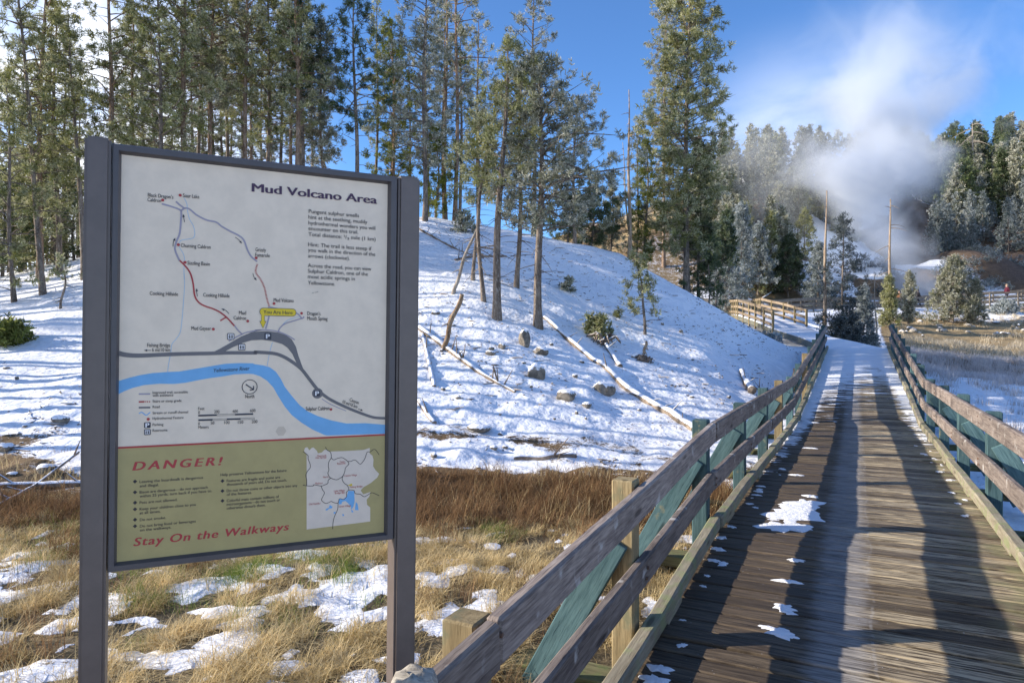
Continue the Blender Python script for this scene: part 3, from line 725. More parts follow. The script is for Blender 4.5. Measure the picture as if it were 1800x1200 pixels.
for pts, c in (([(688, 510), (712, 560), (718, 620), (735, 690), (768, 750), (780, 810), (768, 850), (720, 862), (670, 870), (645, 895), (650, 930), (680, 980), (694, 1040), (688, 1110), (690, 1200)], c1),
               ([(575, 0), (578, 80), (570, 200), (562, 300), (548, 410), (520, 460), (488, 500), (480, 560), (465, 640), (458, 695)], c3),
               ([(530, 232), (450, 255), (405, 290), (375, 335)], c4), ([(330, 420), (315, 470), (300, 540), (290, 600)], c4)):
    I.stroke(on(c, pts), 1.1 * PX, Z(1))
I.done('stream', M['stream'], map_panel)
# roads
I = Ink()
I.stroke(on(c3, [(100, 560), (160, 574), (250, 580), (400, 574), (560, 568), (770, 564), (900, 560), (1080, 560)]) + on(c4, [(200, 492), (330, 500), (400, 520), (470, 560), (540, 615), (600, 690), (660, 765), (740, 830), (860, 890), (970, 935), (1070, 968), (1160, 974)]), 7 * PX, Z(2), taper=[8.6 * PX, 6.8 * PX, 6.4 * PX, 6.2 * PX, 6.2 * PX, 6 * PX, 5.4 * PX, 5 * PX])
I.poly(on(c3, [(770, 560), (830, 530), (900, 490), (980, 444), (1050, 415), (1120, 400)]) + on(c4, [(200, 343), (290, 338), (370, 348), (430, 368), (470, 398), (500, 450), (520, 520), (545, 590), (565, 640), (530, 615), (500, 560), (475, 505), (440, 460), (400, 432), (330, 412), (250, 402), (180, 405)]) + on(c3, [(1050, 472), (990, 490), (920, 520), (860, 552), (835, 570), (800, 575)]), Z(3))
I.disc(c4(658, 792), 10 * PX, Z(3))
I.stroke(on(c3, [(254, 947), (335, 946)]), 3 * PX, Z(2)); I.done('road', M['road'], map_panel)
# trails
I = Ink()
for pts, c, w in (([(500, 563), (570, 582), (650, 612), (665, 640), (660, 740), (650, 820), (625, 880), (612, 940), (630, 1000), (652, 1045)], c1, 3), ([(620, 543), (650, 570), (685, 600), (660, 622)], c1, 3),
                  ([(685, 600), (730, 605), (800, 660), (880, 700), (960, 718), (1010, 755), (1080, 795), (1150, 830), (1195, 870), (1230, 960), (1260, 1010), (1308, 1052)], c1, 3),
                  ([(930, 368), (955, 400), (985, 430)], c3, 2.4), ([(890, 478), (960, 440), (1020, 415), (1120, 398)], c3, 2.2), ([(200, 332), (290, 330), (370, 342), (440, 370), (492, 402)], c4, 2.2),
                  ([(280, 322), (295, 270), (305, 220), (300, 165)], c4, 2.6), ([(300, 160), (370, 175), (440, 190), (510, 210), (545, 245), (560, 232)], c4, 2.4), ([(545, 245), (480, 265), (420, 285), (385, 315), (372, 340)], c4, 2.2), ([(690, 832), (760, 875), (868, 920)], c4, 1.4)):
    I.stroke(on(c, pts), w * PX, Z(4))
I.stroke(on(c3, [(254, 851), (335, 850)]), 2.6 * PX, Z(4)); I.done('trail', M['trail'], map_panel)
# red: stairs, dots, separating bar
I = Ink()
I.stroke(on(c3, [(543, -92), (583, -52), (618, -2), (638, 70), (648, 150), (670, 195), (710, 225), (780, 250), (830, 275), (880, 315), (930, 370)]), 2.6 * PX, Z(5))
I.stroke(on(c3, [(872, 308), (830, 334)]), 2.4 * PX, Z(5))
st = np.array(on(c3, [(1092, -65), (1078, -20), (1086, 5), (1110, 35), (1130, 70), (1145, 110), (1155, 160), (1165, 200), (1176, 232)]))
sl = np.concatenate([[0], np.cumsum(np.linalg.norm(np.diff(st, axis=0), axis=1))])
for s_ in np.arange(0, sl[-1], 2.5 * PX):
    e_ = min(s_ + 1.3 * PX, sl[-1]); I.stroke([[np.interp(q, sl, st[:, k]) for k in (0, 1)] for q in (s_, e_)], 3 * PX, Z(5), False)
st2 = np.array(on(c1, [(1315, 1060), (1320, 1090), (1312, 1130), (1306, 1170), (1325, 1195)])); 
I.stroke(on(c3, [(254, 906), (295, 905)]), 2.7 * PX, Z(5))
for x in (304, 317, 331): I.stroke(on(c3, [(x - 3, 905), (x + 3, 905)]), 2.6 * PX, Z(5), False)
for c, x, y in ((c1, 508, 531), (c1, 656, 490), (c1, 641, 909), (c1, 697, 1058), (c1, 1300, 1021), (c3, 781, 393), (c3, 1024, 336), (c4, 341, 137), (c4, 542, 208), (c4, 757, 909), (c3, 321, 1028)):
    I.disc(c(x, y), 2.5 * PX, Z(6))
I.done('red_marking', M['red'], map_panel)
I = Ink(); I.stroke([(-hw, bs), (hw, bs)], 3.2 * PX, Z(5), False); I.done('dividing_bar', M['red'], map_panel)
# yellow marker
I = Ink(); a0, b0 = c4(238, 222); a1, b1 = c4(500, 178); I.rrect(a0, a1, b0, b1, (b1 - b0) * 0.48, Z(7)); I.poly(on(c4, [(249, 216), (271, 216), (271, 268), (281, 268), (260, 314), (239, 268), (249, 268)]), Z(7) - 0.00005); I.done('marker', M['yellow'], map_panel)
I = Ink(); a0, b0 = c4(236, 224); a1, b1 = c4(502, 176); I.rrect(a0 - .0004, a1 + .0004, b0 - .0004, b1 + .0004, (b1 - b0) * 0.48, Z(6)); I.poly(on(c4, [(247, 214), (273, 214), (273, 265), (285, 265), (260, 319), (235, 265), (247, 265)]), Z(6) - 0.00005)
# dark ink: arrows, compass, scale bars, sign squares
def arrow(I, c, pts, w=1.0, hd=3.2):
    p = on(c, pts); I.stroke(p, w * PX, Z(6)); a, b = np.array(p[-2]), np.array(p[-1]); d = (b - a) / np.linalg.norm(b - a); n_ = np.array([-d[1], d[0]])
    tip = b + d * hd * PX; I.poly([tuple(tip), tuple(b - d * hd * 0.6 * PX + n_ * hd * 0.62 * PX), tuple(b - d * hd * 0.6 * PX - n_ * hd * 0.62 * PX)], Z(6))
arrow(I, c1, [(693, 718), (684, 665)]); arrow(I, c1, [(595, 925), (598, 890), (608, 865)]); arrow(I, c1, [(1122, 846), (1150, 865), (1170, 888)]); arrow(I, c1, [(1272, 1150), (1280, 1180), (1295, 1200)])
arrow(I, c3, [(668, 162), (664, 135), (664, 118)]); arrow(I, c3, [(892, 285), (870, 262), (850, 254)]); arrow(I, c3, [(340, 543), (305, 543)]); arrow(I, c4, [(955, 905), (980, 915)])
cc = c4(163, 745)
for i in range(32):
    t0, t1 = 2 * math.pi * i / 32, 2 * math.pi * (i + 1) / 32; r0_, r1_ = 12.2 * PX, 13.4 * PX
    I.poly([(cc[0] + r0_ * math.cos(t0), cc[1] + r0_ * math.sin(t0)), (cc[0] + r1_ * math.cos(t0), cc[1] + r1_ * math.sin(t0)), (cc[0] + r1_ * math.cos(t1), cc[1] + r1_ * math.sin(t1)), (cc[0] + r0_ * math.cos(t1), cc[1] + r0_ * math.sin(t1))], Z(6))
I.stroke(on(c4, [(134, 726), (188, 763)]), 2.0 * PX, Z(6)); I.stroke(on(c4, [(192, 738), (191, 766), (164, 768)]), 2.0 * PX, Z(6), False)
for y0, xs_ in ((1003, (675, 806, 935, 1062)), (1035, (675, 775, 876, 973, 1070))):
    for i in range(len(xs_) - 1):
        ya = y0 - (xs_[i] - 675) * 0.030; yb = y0 - (xs_[i + 1] - 675) * 0.030
        if i % 2 == 0: I.stroke(on(c3, [(xs_[i], ya), (xs_[i + 1], yb)]), 3.0 * PX, Z(6), False)
        else:
            for dy in (-5, 5): I.stroke(on(c3, [(xs_[i], ya + dy), (xs_[i + 1], yb + dy)]), 0.6 * PX, Z(6), False)
    if len(xs_) == 5: I.stroke(on(c3, [(1070, 1028), (1070, 1017)]), 0.6 * PX, Z(6), False)
for c, x, y, hs in ((c3, 904, 445, 6.0), (c3, 982, 519, 6.0), (c3, 1166, 443, 6.0), (c4, 655, 792, 5.6), (c3, 315, 1070, 5.0), (c3, 315, 1119, 5.0)):
    q = c(x, y); I.rrect(q[0] - hs * PX, q[0] + hs * PX, q[1] - hs * PX, q[1] + hs * PX, 1.6 * PX, Z(6))
I.done('dark_marking', M['navy'], map_panel)
I = Ink()
for c, x, y, hs in ((c3, 904, 445, 6.0), (c3, 982, 519, 6.0), (c3, 315, 1119, 5.0)):
    q = c(x, y); I.rrect(q[0] - (hs - 1.3) * PX, q[0] + (hs - 1.3) * PX, q[1] - (hs - 1.3) * PX, q[1] + (hs - 1.3) * PX, 1.0 * PX, Z(7))
for c, x, y, hs in ((c3, 1166, 443, 6.0), (c4, 655, 792, 5.6), (c3, 315, 1070, 5.0)):
    px = {1166: 471.5, 655: 558.3, 315: 258.7}[x]; py = {443: 590.7, 792: 691.4, 1070: 747.5}[y]
    I.text('P', px - 2.9, py + 4.0, px + 3.1, 8, Z(7), 0.055)
I.done('pale_marking', M['pale'], map_panel)
I = Ink()
for c, x, y, hs in ((c3, 904, 445, 6.0), (c3, 982, 519, 6.0), (c3, 315, 1119, 5.0)):
    q = c(x, y); k = hs / 6 * PX
    for s_, dress in ((-1, True), (1, False)):
        cx = q[0] + s_ * 2.2 * k; I.disc((cx, q[1] + 2.7 * k), 0.95 * k, Z(8), 10)
        if dress: I.poly([(cx - .7 * k, q[1] + 1.5 * k), (cx + .7 * k, q[1] + 1.5 * k), (cx + 1.6 * k, q[1] - 1.8 * k), (cx + .6 * k, q[1] - 1.8 * k), (cx + .6 * k, q[1] - 3.9 * k), (cx - .6 * k, q[1] - 3.9 * k), (cx - .6 * k, q[1] - 1.8 * k), (cx - 1.6 * k, q[1] - 1.8 * k)], Z(8))
        else: I.poly([(cx - 1.3 * k, q[1] + 1.5 * k), (cx + 1.3 * k, q[1] + 1.5 * k), (cx + 1.1 * k, q[1] - 1.2 * k), (cx + .8 * k, q[1] - 3.9 * k), (cx - .8 * k, q[1] - 3.9 * k), (cx - 1.1 * k, q[1] - 1.2 * k)], Z(8))
    I.stroke([(q[0], q[1] + 4 * k), (q[0], q[1] - 4.2 * k)], .5 * k, Z(8), False)
T8 = Z(8)
I.text('You Are Here', 463.6, 551, 514.8, 6.6, T8, 0.02)
for a in (('Black Dragon\u2019s', 259.6, 344.5, 304.6), ('Caldron', 259, 352.8, 283), ('Sour Lake', 321.7, 345.5, 350.4), ('Churning Caldron', 318, 433.5, 370.6), ('Sizzling Basin', 329.6, 464.5, 369), ('Grizzly', 449.6, 441, 468), ('Fumarole', 449, 450.3, 474.8),
          ('Cooking Hillside', 263, 518, 313), ('Cooking Hillside', 357.5, 521, 404), ('Mud', 420.5, 552.5, 433), ('Caldron', 411, 561.5, 433), ('Mud Geyser', 336.5, 579.8, 371), ('Fishing Bridge', 258.5, 609.5, 299), ('6 mi/10 km', 267, 617.8, 299), ('North', 431.5, 700, 447.5),
          ('Mud Volcano', 481.7, 530, 517), ('Dragon\u2019s', 541, 553.6, 564.3), ('Mouth Spring', 541, 562.3, 576.7), ('Sulphur Caldron', 538.5, 722, 580)):
    I.text(a[0], a[1], a[2], a[3], 6.9, T8, 0.008)
I.text('Canyon', 615, 704.5, 631, 6.2, T8, 0.006, 0, 710.8); I.text('10 mi/16 km', 602.5, 708.5, 628.4, 6.2, T8, 0.006, 0, 718)
I.text('Yellowstone River', 376, 654.3, 439.5, 6.9, T8, 0.0, 0.2, 650.4)
for a in (('Improved trail, accessible', 268, 692.3, 330), ('with assistance', 268, 697.3, 304.5), ('Stairs or steep grade', 268, 707.6, 319), ('Road', 268, 717.6, 280.5), ('Stream or runoff channel', 268, 728.3, 330.5), ('Hydrothermal Feature', 268, 738, 322.5), ('Parking', 268, 749, 287), ('Restrooms', 268, 759.2, 294)):
    I.text(a[0], a[1], a[2], a[3], 4.8, T8, 0.008)
for a in (('Feet', 348.5, 721, 359.5), ('0', 348.5, 727.6, 351.5), ('200', 376.7, 726.6, 386), ('400', 409, 725.8, 418.7), ('600', 440, 724.6, 449.5), ('0', 348.5, 747.4, 351.5), ('50', 370.5, 746.3, 377), ('100', 394.5, 745.6, 404), ('150', 418.7, 745, 428), ('200', 443, 744, 453), ('Meters', 348.5, 754, 367)):
    I.text(a[0], a[1], a[2], a[3], 5.6, T8, 0.004)
for a in (('Pungent sulphur smells', 543.6, 373.5, 632.4), ('hint at the seething, muddy', 543, 383.6, 647), ('hydrothermal wonders you will', 543, 393.8, 661), ('encounter on this trail.', 543, 403.5, 631), ('Total distance: \u00b2/\u2083 mile (1 km)', 543, 414, 661.6),
          ('Hint: The trail is less steep if', 542.5, 432, 654.4), ('you walk in the direction of the', 542.4, 441.7, 661), ('arrows (clockwise).', 542.3, 452, 616), ('Across the road, you can view', 542, 469, 654), ('Sulphur Caldron, one of the', 542, 478.8, 648), ('most acidic springs in', 542, 488.6, 625), ('Yellowstone.', 542, 499.6, 590)):
    I.text(a[0], a[1], a[2], a[3], 7.0, T8, 0.004)
for x, y in ((551, 514.5), (556, 513.5), (559, 512.5)): I.disc(P(x, y), 0.9 * PX, T8, 8)
I.done('lettering', M['ink'], map_panel)
I = Ink(); I.text('Mud Volcano Area', 443.8, 335.6, 663.8, 15.4, T8, 0.042); I.done('title_lettering', M['plum'], map_panel)
I = Ink(); I.disc(c4(392, 1068), 9.5 * PX, Z(0), 6); I.done('faded_mark', M['mottle'], map_panel)
# warning panel
I = Ink()
I.text('DANGER!', 233, 827.6, 391, 15.6, Z(2), 0.045, 0.22, None, 1.35); I.text('Stay On the Walkways', 234.6, 961.2, 508, 15.2, Z(2), 0.032, 0.2, None, 1.12); I.done('warning_lettering', M['red'], warn_panel)
I = Ink()
for a in (('Leaving the boardwalk is dangerous', 245, 849.8, 357), ('and illegal.', 245, 857.3, 279), ('Bison are dangerous\u2014do not approach', 245, 868.3, 365), ('within 25 yards; turn back if you have to.', 245, 875.4, 372.7), ('Pets are not allowed.', 245, 886.6, 311.7), ('Keep your children close to you', 245, 898, 344), ('at all times.', 245, 905, 282), ('Do not smoke.', 245.4, 917, 291.5), ('Do not bring food or beverages', 245.4, 928.3, 344), ('on the walkways.', 245.6, 935.2, 301),
          ('Help preserve Yellowstone for the future:', 388, 837.6, 505), ('Features are fragile and some are', 398.8, 848.2, 493), ('thousands of years old. Do not touch.', 398.8, 854.6, 505), ('Do not throw coins or other objects into any', 398.8, 865.8, 523.4), ('of the features.', 398.8, 872.2, 443), ('Colorful mats contain millions of', 398.8, 883.3, 491), ('microorganisms\u2014do not touch or', 398.8, 889.8, 493), ('otherwise disturb them.', 398.8, 896.6, 467.4)):
    I.text(a[0], a[1], a[2], a[3], 5.1, Z(2), 0.012)
for x, ys_ in ((236.9, (847, 866, 884.4, 896, 914.4, 925.8)), (391.4, (846, 863.6, 881))):
    for y in ys_:
        q = P(x, y); k = 3.4 * PX; I.poly([(q[0] - k, q[1]), (q[0], q[1] - k), (q[0] + k, q[1]), (q[0], q[1] + k)], Z(2))
I.done('lettering', M['ink'], warn_panel)
I = Ink()
I.poly(on(c7, [(150, 1137), (150, 140), (115, 100), (128, 58), (160, 48), (185, 90), (215, 60), (240, 52), (285, 95), (300, 130), (350, 118), (385, 85), (410, 82), (460, 105), (640, 100), (900, 85), (985, 58), (985, 130), (1020, 160), (1035, 210), (1030, 300), (1060, 350), (1110, 400), (1085, 450), (1000, 520), (900, 580), (865, 620), (900, 670), (995, 640), (980, 700), (945, 740), (950, 810), (992, 845), (992, 1030)]), Z(0)); I.done('park_map', M['mapwhite'], warn_panel)
I = Ink()
for q in ([(700, 625), (780, 625), (785, 770), (770, 830), (745, 870), (772, 905), (745, 912), (735, 830), (700, 790), (665, 760), (620, 770), (612, 800), (580, 808), (570, 760), (585, 730), (630, 738), (680, 700)], [(800, 770), (825, 800), (838, 880), (790, 880), (795, 820)], [(455, 810), (495, 835), (480, 858), (450, 860), (420, 885), (398, 880), (410, 862), (445, 850)], [(508, 905), (535, 900), (530, 925), (508, 930)], [(622, 930), (640, 935), (648, 955), (625, 958)]): I.poly(on(c7, q), Z(1))
I.done('park_lake', M['river'], warn_panel)
I = Ink()
for q in ([(100, 105), (165, 155), (170, 205), (195, 270), (197, 320), (165, 360), (140, 415), (150, 480), (150, 555)], [(400, 45), (420, 85), (465, 115), (475, 185), (445, 240), (437, 300), (445, 345), (432, 385), (440, 420), (470, 455), (545, 478), (605, 450), (632, 425), (655, 370), (665, 320), (708, 270), (690, 232), (655, 205), (615, 185), (560, 195), (510, 215), (475, 190)],
          [(690, 235), (740, 235), (765, 220), (800, 222), (850, 268), (875, 262), (920, 200), (950, 115), (990, 110), (1030, 80), (1065, 85), (1110, 150)], [(470, 455), (435, 485), (430, 525), (380, 550), (340, 560), (245, 545), (235, 560), (150, 558), (100, 548)], [(340, 560), (360, 610), (385, 650), (365, 700), (348, 750), (400, 790), (440, 780), (475, 765), (510, 780), (565, 785), (585, 730), (640, 738), (680, 700), (675, 650), (710, 615), (775, 620), (795, 660), (860, 670), (910, 702), (960, 680), (1015, 650), (1110, 688)],
          [(632, 425), (620, 470), (645, 520), (690, 555), (710, 612)], [(565, 785), (560, 870), (520, 960), (500, 1040), (495, 1130)]): I.stroke(on(c7, q), 1.1 * PX, Z(2))
def t7(I, s_, x, y, x1, cap): 
    I.text(s_, 520 + x / 7.5, 780 + y / 7.5, 520 + x1 / 7.5, cap, Z(3), 0.004)
I.done('park_road', M['ink'], warn_panel)
I = Ink()
for q in (('Mammoth', 288, 175, 410), ('Hot Springs', 270, 200, 412), ('Tower-', 585, 252, 660), ('Roosevelt', 555, 277, 665), ('Canyon Village', 648, 437, 815), ('Norris', 368, 455, 438), ('Madison', 262, 540, 362), ('Fishing Bridge', 722, 588, 888), ('Lake Village', 512, 640, 655), ('Bridge Bay', 525, 668, 655), ('Old Faithful', 180, 815, 330), ('Grant Village', 578, 845, 735)):
    t7(I, *q, 3.4)
I.done('park_lettering', M['red'], warn_panel)
I = Ink(); I.poly(on(c7, [(690, 552), (750, 528), (752, 562)]), Z(3)); I.done('park_marker', M['yellow'], warn_panel)

# ------------------------------------------------------------------ pine trees
def tube(pts, rad, n=6):
    pts = np.asarray(pts, float); rad = np.asarray(rad, float); k = len(pts)
    d = np.gradient(pts, axis=0); d /= np.linalg.norm(d, axis=1)[:, None] + 1e-9
    ref = np.where(np.abs(d[:, 2:3]) > 0.8, np.array([[1., 0, 0]]), np.array([[0, 0, 1.]]))
    a = np.cross(d, ref); a /= np.linalg.norm(a, axis=1)[:, None] + 1e-9; b = np.cross(d, a)
    an = np.arange(n) * 2 * np.pi / n
    V = pts[:, None] + rad[:, None, None] * (np.cos(an)[None, :, None] * a[:, None] + np.sin(an)[None, :, None] * b[:, None])
    i = np.arange(k - 1)[:, None] * n; j = np.arange(n)[None]; j2 = (j + 1) % n
    Q = np.stack([i + j, i + j2, i + n + j2, i + n + j], -1).reshape(-1, 4)
    return V.reshape(-1, 3), Q
class Tubes:
    def __init__(s): s.V = []; s.Q = []; s.k = 0
    def add(s, pts, rad, n=6):
        v, q = tube(pts, rad, n); s.V.append(v); s.Q.append(q + s.k); s.k += len(v)
    def mesh(s, name, smooth=True): return make_mesh(name, np.concatenate(s.V), quads=np.concatenate(s.Q), smooth=smooth)

def needles(pos, axis, size, r, nn, wid, frost):
    """tufts of needles: every tuft is a brush of thin leaf-sized faces"""
    T = len(pos); axis = axis / (np.linalg.norm(axis, axis=1)[:, None] + 1e-9)
    t = r.random((T, nn)); rd = r.normal(size=(T, nn, 3))
    ax = axis[:, None]
    rd = rd - (rd * ax).sum(-1, keepdims=True) * ax; rd /= np.linalg.norm(rd, axis=2)[..., None] + 1e-9
    sz = size[:, None, None]
    base = pos[:, None] + ax * sz * (t[..., None] - 0.35)
    dr = ax * (0.35 + 0.5 * t[..., None]) + rd; dr /= np.linalg.norm(dr, axis=2)[..., None]
    tip = base + dr * sz * (0.42 + 0.25 * r.random((T, nn, 1)))
    sd = np.cross(dr, r.normal(size=(T, nn, 3))); sd /= np.linalg.norm(sd, axis=2)[..., None] + 1e-9
    w = sz * wid
    V = np.stack([base - sd * w * 0.5, base + sd * w * 0.5, tip + sd * w * 0.35, tip - sd * w * 0.35], 2)
    fr = np.stack([np.zeros((T, nn)), np.zeros((T, nn)), np.ones((T, nn)), np.ones((T, nn))], 2) * frost[:, None, None]
    fr = np.clip(fr * (0.5 + 0.8 * r.random((T, nn, 1))) + 0.15 * frost[:, None, None], 0, 1)
    tv = np.repeat(np.clip(0.45 + 0.28 * r.normal(size=(T, 1, 1)), 0, 1), nn, 1).repeat(4, 2) * (0.7 + 0.6 * r.random((T, nn, 1)))
    Q = np.arange(T * nn * 4).reshape(-1, 4)
    return V.reshape(-1, 3), Q, fr.ravel(), np.clip(tv, 0, 1).ravel()

def pine_mesh(seed, H, cb=0.4, R=1.4, nb=70, tpb=9, ts=0.20, nn=18, lean=(0, 0), bend=0.0, r0=None, prof='lodge', dead=14, droop=0.25, gaps=0.25, side=None, wid=0.095, limbs=True, rs_=.62):
    r = np.random.default_rng(seed)
    r0 = (r0 or 0.011 * H + 0.03) * rs_
    z = np.linspace(0, 1, 14)
    w1, w2 = r.uniform(0, 6, 2)
    cx = lean[0] * z + bend * np.sin(z * 3.1) + 0.05 * np.sin(z * 7 + w1); cy = lean[1] * z + 0.05 * np.sin(z * 6 + w2)
    cen = np.stack([cx, cy, z * H - 0.15 * (z == 0)], 1)
    rad = r0 * (1 - z) ** 0.8 * 0.95 + 0.012; rad[0] *= 1.35
    tb = Tubes(); tb.add(cen, rad, 9)
    def at(t): return np.array([np.interp(t, z, cen[:, k]) for k in range(3)])
    tp, ta, tsz, tf = [], [], [], []
    az = r.uniform(0, 6.28)
    for i in range(nb):
        u = (i + r.random()) / nb; t = cb + (0.985 - cb) * u
        az += 2.4 + r.normal(0, 0.5)
        if prof == 'lodge': pr = min(1, 0.45 + 2.2 * u) * (1 - u) ** 0.62 + 0.10
        elif prof == 'cone': pr = (1 - u) ** 0.85 + 0.05
        elif prof == 'col': pr = min(1, 0.55 + 1.5 * u) * (1 - u ** 2.2) + 0.16
        else: pr = math.sin(math.pi * min(1, 0.12 + u * 0.9)) + 0.08
        if side is not None: pr *= 1 + side[0] * math.cos(az - side[1])
        L = R * pr * r.uniform(0.55, 1.12)
        if r.random() < gaps: L *= 0.45
        o = at(t); out = np.array([math.cos(az), math.sin(az), 0]); up = r.normal(0.18, 0.18) + 0.45 * u; dr = droop * r.uniform(0.6, 1.5)
        s = np.linspace(0, 1, 5)
        pts = o + out * (s * L)[:, None] + np.array([0, 0, 1]) * ((up * s - dr * s * s + 0.12 * s ** 4) * L)[:, None]
        if limbs: tb.add(pts, np.linspace(max(0.010, 0.016 * L + 0.006), 0.005, 5), 3)
        nt = max(2, int(tpb * (1.55 if ts < .21 else 1.0) * (0.35 + 0.65 * L / max(R, 0.1)) * r.uniform(0.7, 1.3)))
        ss = 1 - 0.75 * r.random(nt) ** 1.3
        ncl = max(1, round(nt / 5.5)); ss = ss[np.arange(nt) % ncl] if ncl > 1 else ss * 0 + .9
        p = np.stack([np.interp(ss, s, pts[:, k]) for k in range(3)], 1)
        sdv = np.array([-math.sin(az), math.cos(az), 0])
        off = r.normal(size=(ncl, 1))[np.arange(nt) % ncl] * 0.22 * L * (0.4 + ss[:, None]); p = p + sdv * off + r.normal(0, ts * .36, (nt, 3)) + np.array([0, 0, ts * .3])
        tp.append(p); ta.append(out * 0.45 + sdv * np.sign(off) * 0.3 + np.array([0, 0, 0.45]) + r.normal(0, 0.55, (nt, 3)))
        tsz.append(ts * r.uniform(0.7, 1.25, nt)); tf.append(np.clip(r.uniform(0.05, 1.1, nt) * (0.55 + 0.45 * ss), 0, 1))
    top = at(1.0)[None] + r.normal(0, 0.05, (4, 3)); tp.append(top); ta.append(np.tile([0, 0, 1.0], (4, 1))); tsz.append(np.full(4, ts)); tf.append(np.full(4, .7))
    for i in range(dead):
        t = r.uniform(0.12, max(cb, 0.2) + 0.1); a = r.uniform(0, 6.28); L = r.uniform(0.25, 0.9) * min(1.3, R) * 0.9; o = at(t); s = np.linspace(0, 1, 4)
        out = np.array([math.cos(a), math.sin(a), 0]); pts = o + out * (s * L)[:, None] + np.array([0, 0, 1]) * ((r.normal(0.0, 0.25) * s - 0.2 * s * s) * L)[:, None]
        tb.add(pts, np.linspace(0.016, 0.004, 4), 3)
    trunk = tb.mesh('trunk')
    V, Q, fr, tv = needles(np.concatenate(tp), np.concatenate(ta), np.concatenate(tsz), r, nn, wid, np.concatenate(tf))
    crown = make_mesh('crown', V, quads=Q, attrs={'frost': fr, 'tuft': tv})
    return trunk, crown

def tree(name, label, loc, meshes, fol, bark, rz=0.0, sc=1.0, group=None, cat='tree'):
    t = thing(name, label, cat, loc, rz, group); t.scale = (sc, sc, sc)
    for nm, me, mt in (('trunk', meshes[0], bark), ('crown', meshes[1], fol)):
        o = bpy.data.objects.new(nm, me); C.objects.link(o); o.parent = t
        if not me.materials: me.materials.append(M[mt])
        o.material_slots[0].link = 'OBJECT'; o.material_slots[0].material = M[mt]
    return t

NEAR = 'tall lodgepole pines on the snowy hill crest'
def near_tree(label, px, Y, top, top_px=None, fol='pine', bark='bark', seed=0, base=None, name='pine_tree', **kw):
    """base: photo pixel row where the trunk meets the snow (then Y is found on the terrain)"""
    if base is not None: p = ground_hit(px, base, 9); Y = p.y
    else: p = Vector(((px - 900) / F * Y, Y, 0)); p.z = gz(p.x, p.y)
    zt = -(top - 600) / F * Y; H = zt - p.z
    lx = 0 if top_px is None else (top_px - px) / F * Y
    me = pine_mesh(seed, H, lean=(lx, kw.pop('ly', 0.0)), **kw)
    return tree(name, label, p, me, fol, bark)

# left group, beside and behind the left sign post
near_tree('leaning pine with thin dark trunk at the far left, bending left above', 77, 0, -120, 22, base=517, seed=1, cb=0.22, R=1.9, nb=84, tpb=10, gaps=.35, r0=.13)
near_tree('straight pine at the far left with reddish upper trunk and long bare limbs', 66, 23.5, -160, 84, seed=2, cb=0.25, R=2.2, nb=84, tpb=10, gaps=.35, bark='barkred', r0=.16)
near_tree('slim pine just left of the sign, leafy from low down', 101, 24.0, 20, 96, seed=3, cb=0.12, R=1.5, nb=80, tpb=8, fol='pine', r0=.15)
near_tree('dark forked pine partly hidden by the left sign post', 150, 22.5, 10, 118, seed=4, cb=0.35, R=1.5, nb=60, tpb=8, r0=.13)
near_tree('tall reddish pine rising straight above the top of the left sign post', 193, 23, -150, 192, seed=5, cb=0.36, R=1.9, nb=64, tpb=7, gaps=.4, bark='barkred', r0=.165)
near_tree('young pine in front of the far left trunks with low snowy boughs', 24, 21.0, 130, 10, seed=6, cb=0.05, R=1.7, nb=70, tpb=7, gaps=.35, r0=.1)
near_tree('thin bare sapling standing in the snow left of the sign', 110, 0, 455, 112, base=542, seed=7, cb=0.5, R=0.35, nb=14, tpb=3, dead=6, r0=.04, ts=.16)
# dense group above the sign
g = [('thick trunked pine in the dense group above the sign title, dark bark', 328, 23.5, -170, 322, .19, 2.1), ('slim pine left in the dense group above the sign, bushy olive crown', 282, 22.5, -110, 278, .13, 2.0), ('thin pine just right of the tall reddish pine, low crown touching the frame', 236, 24.5, -40, 232, .10, 1.7),
     ('narrow pine close behind the thick dark trunk above the sign', 350, 27, -160, 352, .12, 1.6), ('straight pine in the middle of the dense group, pale trunk', 371, 25, -140, 374, .14, 1.9), ('dark stemmed pine between two pale trunks above the map', 398, 27.5, -120, 400, .12, 1.7),
     ('paired pine with brown trunk above the middle of the sign', 433, 25, -150, 432, .15, 1.9), ('frosted pine whose short trunk shows right of the brown pair', 472, 26, -60, 472, .13, 1.9), ('tall twin stemmed pine above the sign title, left stem', 522, 24.5, -170, 520, .15, 1.9), ('tall twin stemmed pine above the sign title, right stem', 531, 25.8, -150, 530, .14, 1.6),
     ('half bare pine leaning against the twin stems above the sign', 572, 26, 40, 560, .08, 1.2)]
for i, (lb, px, Y, top, tpx, r0, R) in enumerate(g):
    near_tree(lb, px, Y, top, tpx, seed=20 + i, cb=(0.34, .30, .18, .42, .4, .42, .4, .3, .36, .42, .3)[i], R=R, nb=88, tpb=12, gaps=.2 if i < 8 else .42, r0=r0, fol=('pine', 'pine', 'pine', 'pinedark', 'pinefrost', 'pine')[i % 6], bark='bark' if i % 2 else 'barkred')
